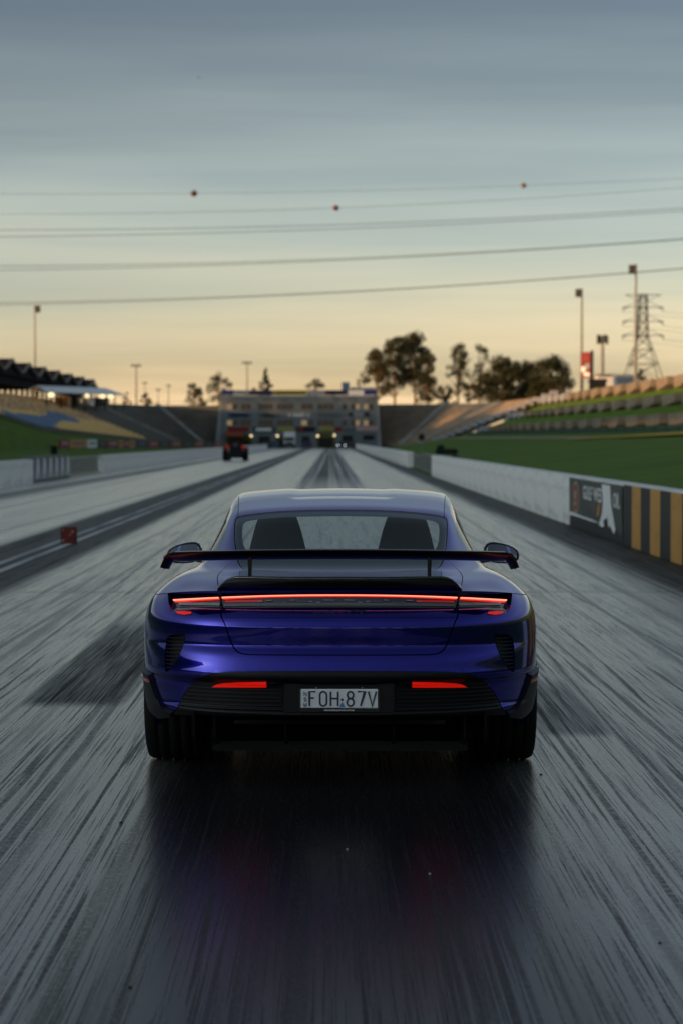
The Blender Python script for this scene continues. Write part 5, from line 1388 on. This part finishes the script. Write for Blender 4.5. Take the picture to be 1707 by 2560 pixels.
MB().lathe([(zt_ - 10.4, 1.3), (zt_ - 10.1, 1.3)], 'z', 16).build('ring_frame', M['dark_steel'], t); MB().lathe([(zt_ - 9.4, 1.3), (zt_ - 9.2, 1.3)], 'z', 16).build('ring_frame', M['dark_steel'], t)

py_ = empty('steel_pylon', ((1605 - VPX) / F_PX * 1000, 1000, 0)); tag(py_, 'lattice steel power pylon with stacked cross arms on the right skyline', 'pylon')
def pyl_z(p): return CAM_H + (VPY - p) / F_PX * 1000
zt_ = pyl_z(737); wl_ = [(0, 8.6), (pyl_z(950), 7.6), (pyl_z(842), 2.0), (zt_, 1.5)]
def half_w(z): return float(np.interp(z, [a for a, b in wl_], [b for a, b in wl_]))
zs = [0, 9, 18, 26, 33, 39, 44.2, 48, 52, 56, 60, zt_]
for sx_ in (-1, 1):
    for sy_ in (-1, 1): MB().tube([(sx_ * half_w(z), sy_ * half_w(z), z) for z in zs], .22, 5).build('leg', M['dark_steel'], py_)
for za, zb3 in zip(zs[:-1], zs[1:]):
    for sy_ in (-1, 1):
        for s in (-1, 1):
            MB().tube([(s * half_w(za), sy_ * half_w(za), za), (-s * half_w(zb3), sy_ * half_w(zb3), zb3)], .11, 4).build('brace', M['dark_steel'], py_)
        MB().tube([(-half_w(zb3), sy_ * half_w(zb3), zb3), (half_w(zb3), sy_ * half_w(zb3), zb3)], .11, 4).build('brace', M['dark_steel'], py_)
for p_, hw_, kind in ((738, 7.6, 't'), (769, 8.2, 'a'), (804, 8.2, 'a'), (839, 8.4, 'a')):
    z = pyl_z(p_)
    for s in (-1, 1):
        arm = MB()
        arm.tube([(0, 0, z), (s * hw_, 0, z)], .16, 4)
        arm.tube([(s * half_w(z), 0, z + (2.6 if kind == 'a' else -2.4)), (s * hw_ * .95, 0, z)], .10, 4)
        o = arm.build('cross_arm', M['dark_steel'], py_)
        if kind == 'a':
            MB().tube([(s * hw_, 0, z), (s * hw_, 0, z - 1.9)], .16, 5).build('insulator', M['dark_steel'], py_)
            MB().box((s * (hw_ - .6), 0, z - .2), (1.6, .5, .6)).build('arm_end', M['dark_steel'], py_)
wire_m = pmat('power line', (.06, .065, .065), .6)
k = 0
for p_ in (769, 804, 839):
    for s, lab in ((-1, 'left'), (1, 'right')):
        z = pyl_z(p_) - 1.8; X0 = py_.location.x + s * 8.2
        pts = [(X0 + 170 * t, 1000 - 60 * t, z - 16 * t * (1.55 - t)) for t in np.linspace(0, 1, 14)]
        o = MB().tube(pts, .06, 4).build('power_line', wire_m, None)
        tag(o, f"thin power line leaving the {lab} end of the pylon's {['upper', 'middle', 'lower'][k // 2]} arm", 'wire', 'pylon wires'); k += 1
def wire(name, label, pts3, r, y=350):
    P3 = [wp(px, py, y) for px, py in pts3]
    xs3 = [p.x for p in P3]; cf = np.polyfit(xs3, [p.z for p in P3], 2)
    pts = [(x, y + .10 * x, float(np.polyval(cf, x / (1 + .0)))) for x in np.linspace(-85, 85, 40)]
    # keep the drawn height while the line runs slightly away from square
    pts = [((a * b / y), b, CAM_H + (c - CAM_H) * b / y) for (a, b, c) in pts]
    o = MB().tube(pts, r, 5).build('power_line', wire_m, None); tag(o, label, 'wire', 'overhead power lines')
    return lambda px: Vector((((px - VPX) / F_PX) * (y + .10 * ((px - VPX) / F_PX * y)), y + .10 * ((px - VPX) / F_PX * y), CAM_H + (float(np.polyval(cf, (px - VPX) / F_PX * y)) - CAM_H) * (y + .10 * ((px - VPX) / F_PX * y)) / y))
f1 = wire('w', 'highest thin power line carrying two marker balls', [(0, 487), (900, 479), (1707, 448)], .022)
f2 = wire('w', 'second thin power line from the top, with a red marker ball', [(0, 538), (840, 522), (1707, 471)], .026)
wire('w', 'third power line from the top, upper of a close pair', [(0, 577), (900, 562), (1707, 522)], .042)
wire('w', 'fourth power line from the top, lower of a close pair', [(0, 594), (900, 572), (1707, 529)], .042)
wire('w', 'fifth power line from the top', [(0, 667), (900, 646), (1707, 598)], .045)
wire('w', 'sixth power line from the top, close under the fifth', [(0, 677), (900, 650), (1707, 600)], .045)
wire('w', 'seventh power line from the top', [(0, 758), (900, 728), (1707, 671)], .042)
wire('w', 'lowest of the overhead power lines', [(0, 764), (900, 730), (1707, 673)], .036)
M['ball_dark'] = pmat('dark orange marker ball', (.09, .035, .02), .6); M['ball_red'] = pmat('red marker ball', (.13, .012, .012), .6); M['ball_tan'] = pmat('tan marker ball', (.17, .12, .08), .6)
for (fn_, px, m_, lab, r_) in ((f1, 487, 'ball_dark', 'dark orange marker ball on the highest wire at left', .46), (f2, 840, 'ball_red', 'red marker ball on the second wire in the middle', .42), (f1, 1306, 'ball_tan', 'tan marker ball on the highest wire at right', .40)):
    bl = empty('marker_ball', fn_(px)); tag(bl, lab, 'marker ball', 'marker balls on the wires')
    MB().lathe([(-r_ * math.cos(t), max(.001, r_ * math.sin(t))) for t in np.linspace(0, math.pi, 13)], 'z', 18).build('shell', M[m_], bl)
    MB().lathe([(-.04, r_ * 1.01), (-.04, r_ * 1.06), (.04, r_ * 1.06), (.04, r_ * 1.01)], 'z', 18).build('seam_flange', M['dark_steel'], bl)
    MB().tube([(-r_ * 1.3, 0, 0), (r_ * 1.3, 0, 0)], .06, 6).build('wire_clamp', M['dark_steel'], bl)
bd = empty('flying_bird', wp(500, 199, 260)); tag(bd, 'tiny dark bird flying high in the sky at upper left', 'bird')
MB().loft([[(r_ * math.cos(t), y_, r_ * math.sin(t)) for t in np.linspace(0, 6.28, 8, endpoint=False)] for y_, r_ in ((-.16, .01), (-.08, .05), (.05, .06), (.13, .035), (.18, .008))]).build('body', M['dark_steel'], bd)
for s in (-1, 1): MB().prism([(0, -.06), (s * .14, -.02), (s * .26, -.06), (s * .14, .07), (0, .06)], 2, .02, .035).build('wing', M['dark_steel'], bd)

# ---- billboard, sheds and fence on the skyline ------------------------------------------------------
M['bill_red'] = pmat('dull red print', (.13, .035, .03), .8, spec=.1)
bb = empty('billboard', (49.6, 470, 9.0), R(-52)); tag(bb, 'upright red and white billboard on posts beside the tall mast', 'billboard')
MB().box((0, 0, 7.2), (2.9, .35, 5.0)).build('panel', M['bill_red'], bb); MB().box((1.5, .1, 7.2), (.12, .6, 5.6)).build('side_frame', M['dark_steel'], bb)
for u, z, w_, h_, c in ((0, 8.6, 1.6, 1.3, 'sign_red'), (-.6, 6.4, 1.2, 1.0, 'sign_white'), (.5, 7.0, 1.2, 1.0, 'sign_pale'), (.3, 5.4, 1.6, .7, 'sign_white')):
    MB().box((u, -.22, z), (w_, .06, h_)).build('printed_patch', M[c], bb)
for u in (-1.2, 1.2): MB().box((u, 0, 2.2), (.35, .35, 4.8)).build('post', M['dark_steel'], bb)
def shed(label, xa, xb, za, zb3, y, mat, roofm):
    a, b = (xa - VPX) / F_PX * y, (xb - VPX) / F_PX * y; z1 = CAM_H + (VPY - za) / F_PX * y; z0 = 8.6
    s = empty('shed', ((a + b) / 2, y, z0)); tag(s, label, 'shed', 'sheds on the right bank'); w = b - a; h = z1 - z0
    MB().box((0, 3, h / 2 - .15), (w, 6, h - .3)).build('wall', mat, s); MB().prism([(-.3, h - .3), (6.3, h - .3), (6.3, h - .05), (3, h + .3), (-.3, h - .02)], 0, -w / 2 - .2, w / 2 + .2).build('roof', roofm, s)
    MB().box((w * .2, -.04, 1.1), (1.0, .08, 2.2)).build('door', M['dark_steel'], s)
shed('dark low shed right behind the billboard', 1478, 1514, 950, 975, 490, M['dark_steel'], M['dark_steel'])
shed('sunlit cream shed between the dark shed and the blue one', 1494, 1540, 938, 960, 510, M['sign_white'], M['terrace'])
shed('blue grey shed in front of the pylon', 1540, 1584, 939, 966, 500, M['sign_blue'], M['sign_pale'])
fe = empty('rail_fence', (-34, 560, 8.9)); tag(fe, 'thin rail fence on top of the left stand by the skyline', 'fence')
for k in range(9): MB().box((-4.5 * 4 + k * 4 - 10, 0, .8), (.1, .1, 1.6)).build('post', M['galv2'], fe)
for z in (.8, 1.55): MB().box((-12, 0, z), (32, .06, .06)).build('rail', M['galv2'], fe)
# trees and rise behind the viewer, seen in the paintwork
sheet('rise', [-330, -120, -40, 0, 40, 120, 330], [-420, -300, -130, -95], lambda x, y: 4.5 if y < -120 else 0, M['earth'])
for i in range(9):
    rnd = random.Random(60 + i)
    xx = -70 + i * 17 + rnd.uniform(-6, 6); hh = rnd.uniform(7, 15)
    y = 210.0
    t = tree('gum_tree', f"{['first', 'second', 'third', 'fourth', 'fifth', 'sixth', 'seventh', 'eighth', 'ninth'][i]} tree from the left on the rise behind the viewer", VPX + xx / y * F_PX, VPY - (hh + 3) / y * F_PX, 4.5, y, rnd.uniform(7, 13) / y * F_PX, 'gum' if i % 3 else 'dense', 60 + i, 'trees mirrored in the paintwork', 26)
    t.location = (xx, -125, 4.0)

for i, yy in enumerate((412, 427, 442, 457)):  # unseen trees added to keep the low sun off the tower
    t = tree('gum_tree', f"{['nearest', 'second', 'third', 'farthest'][i]} added unseen tree beyond the left frame edge shading the tower", VPX - 95 / yy * F_PX, VPY - 20 / yy * F_PX, 7.6, yy, 17 / yy * F_PX, 'dense', 80 + i, 'added trees shading the tower', 40)
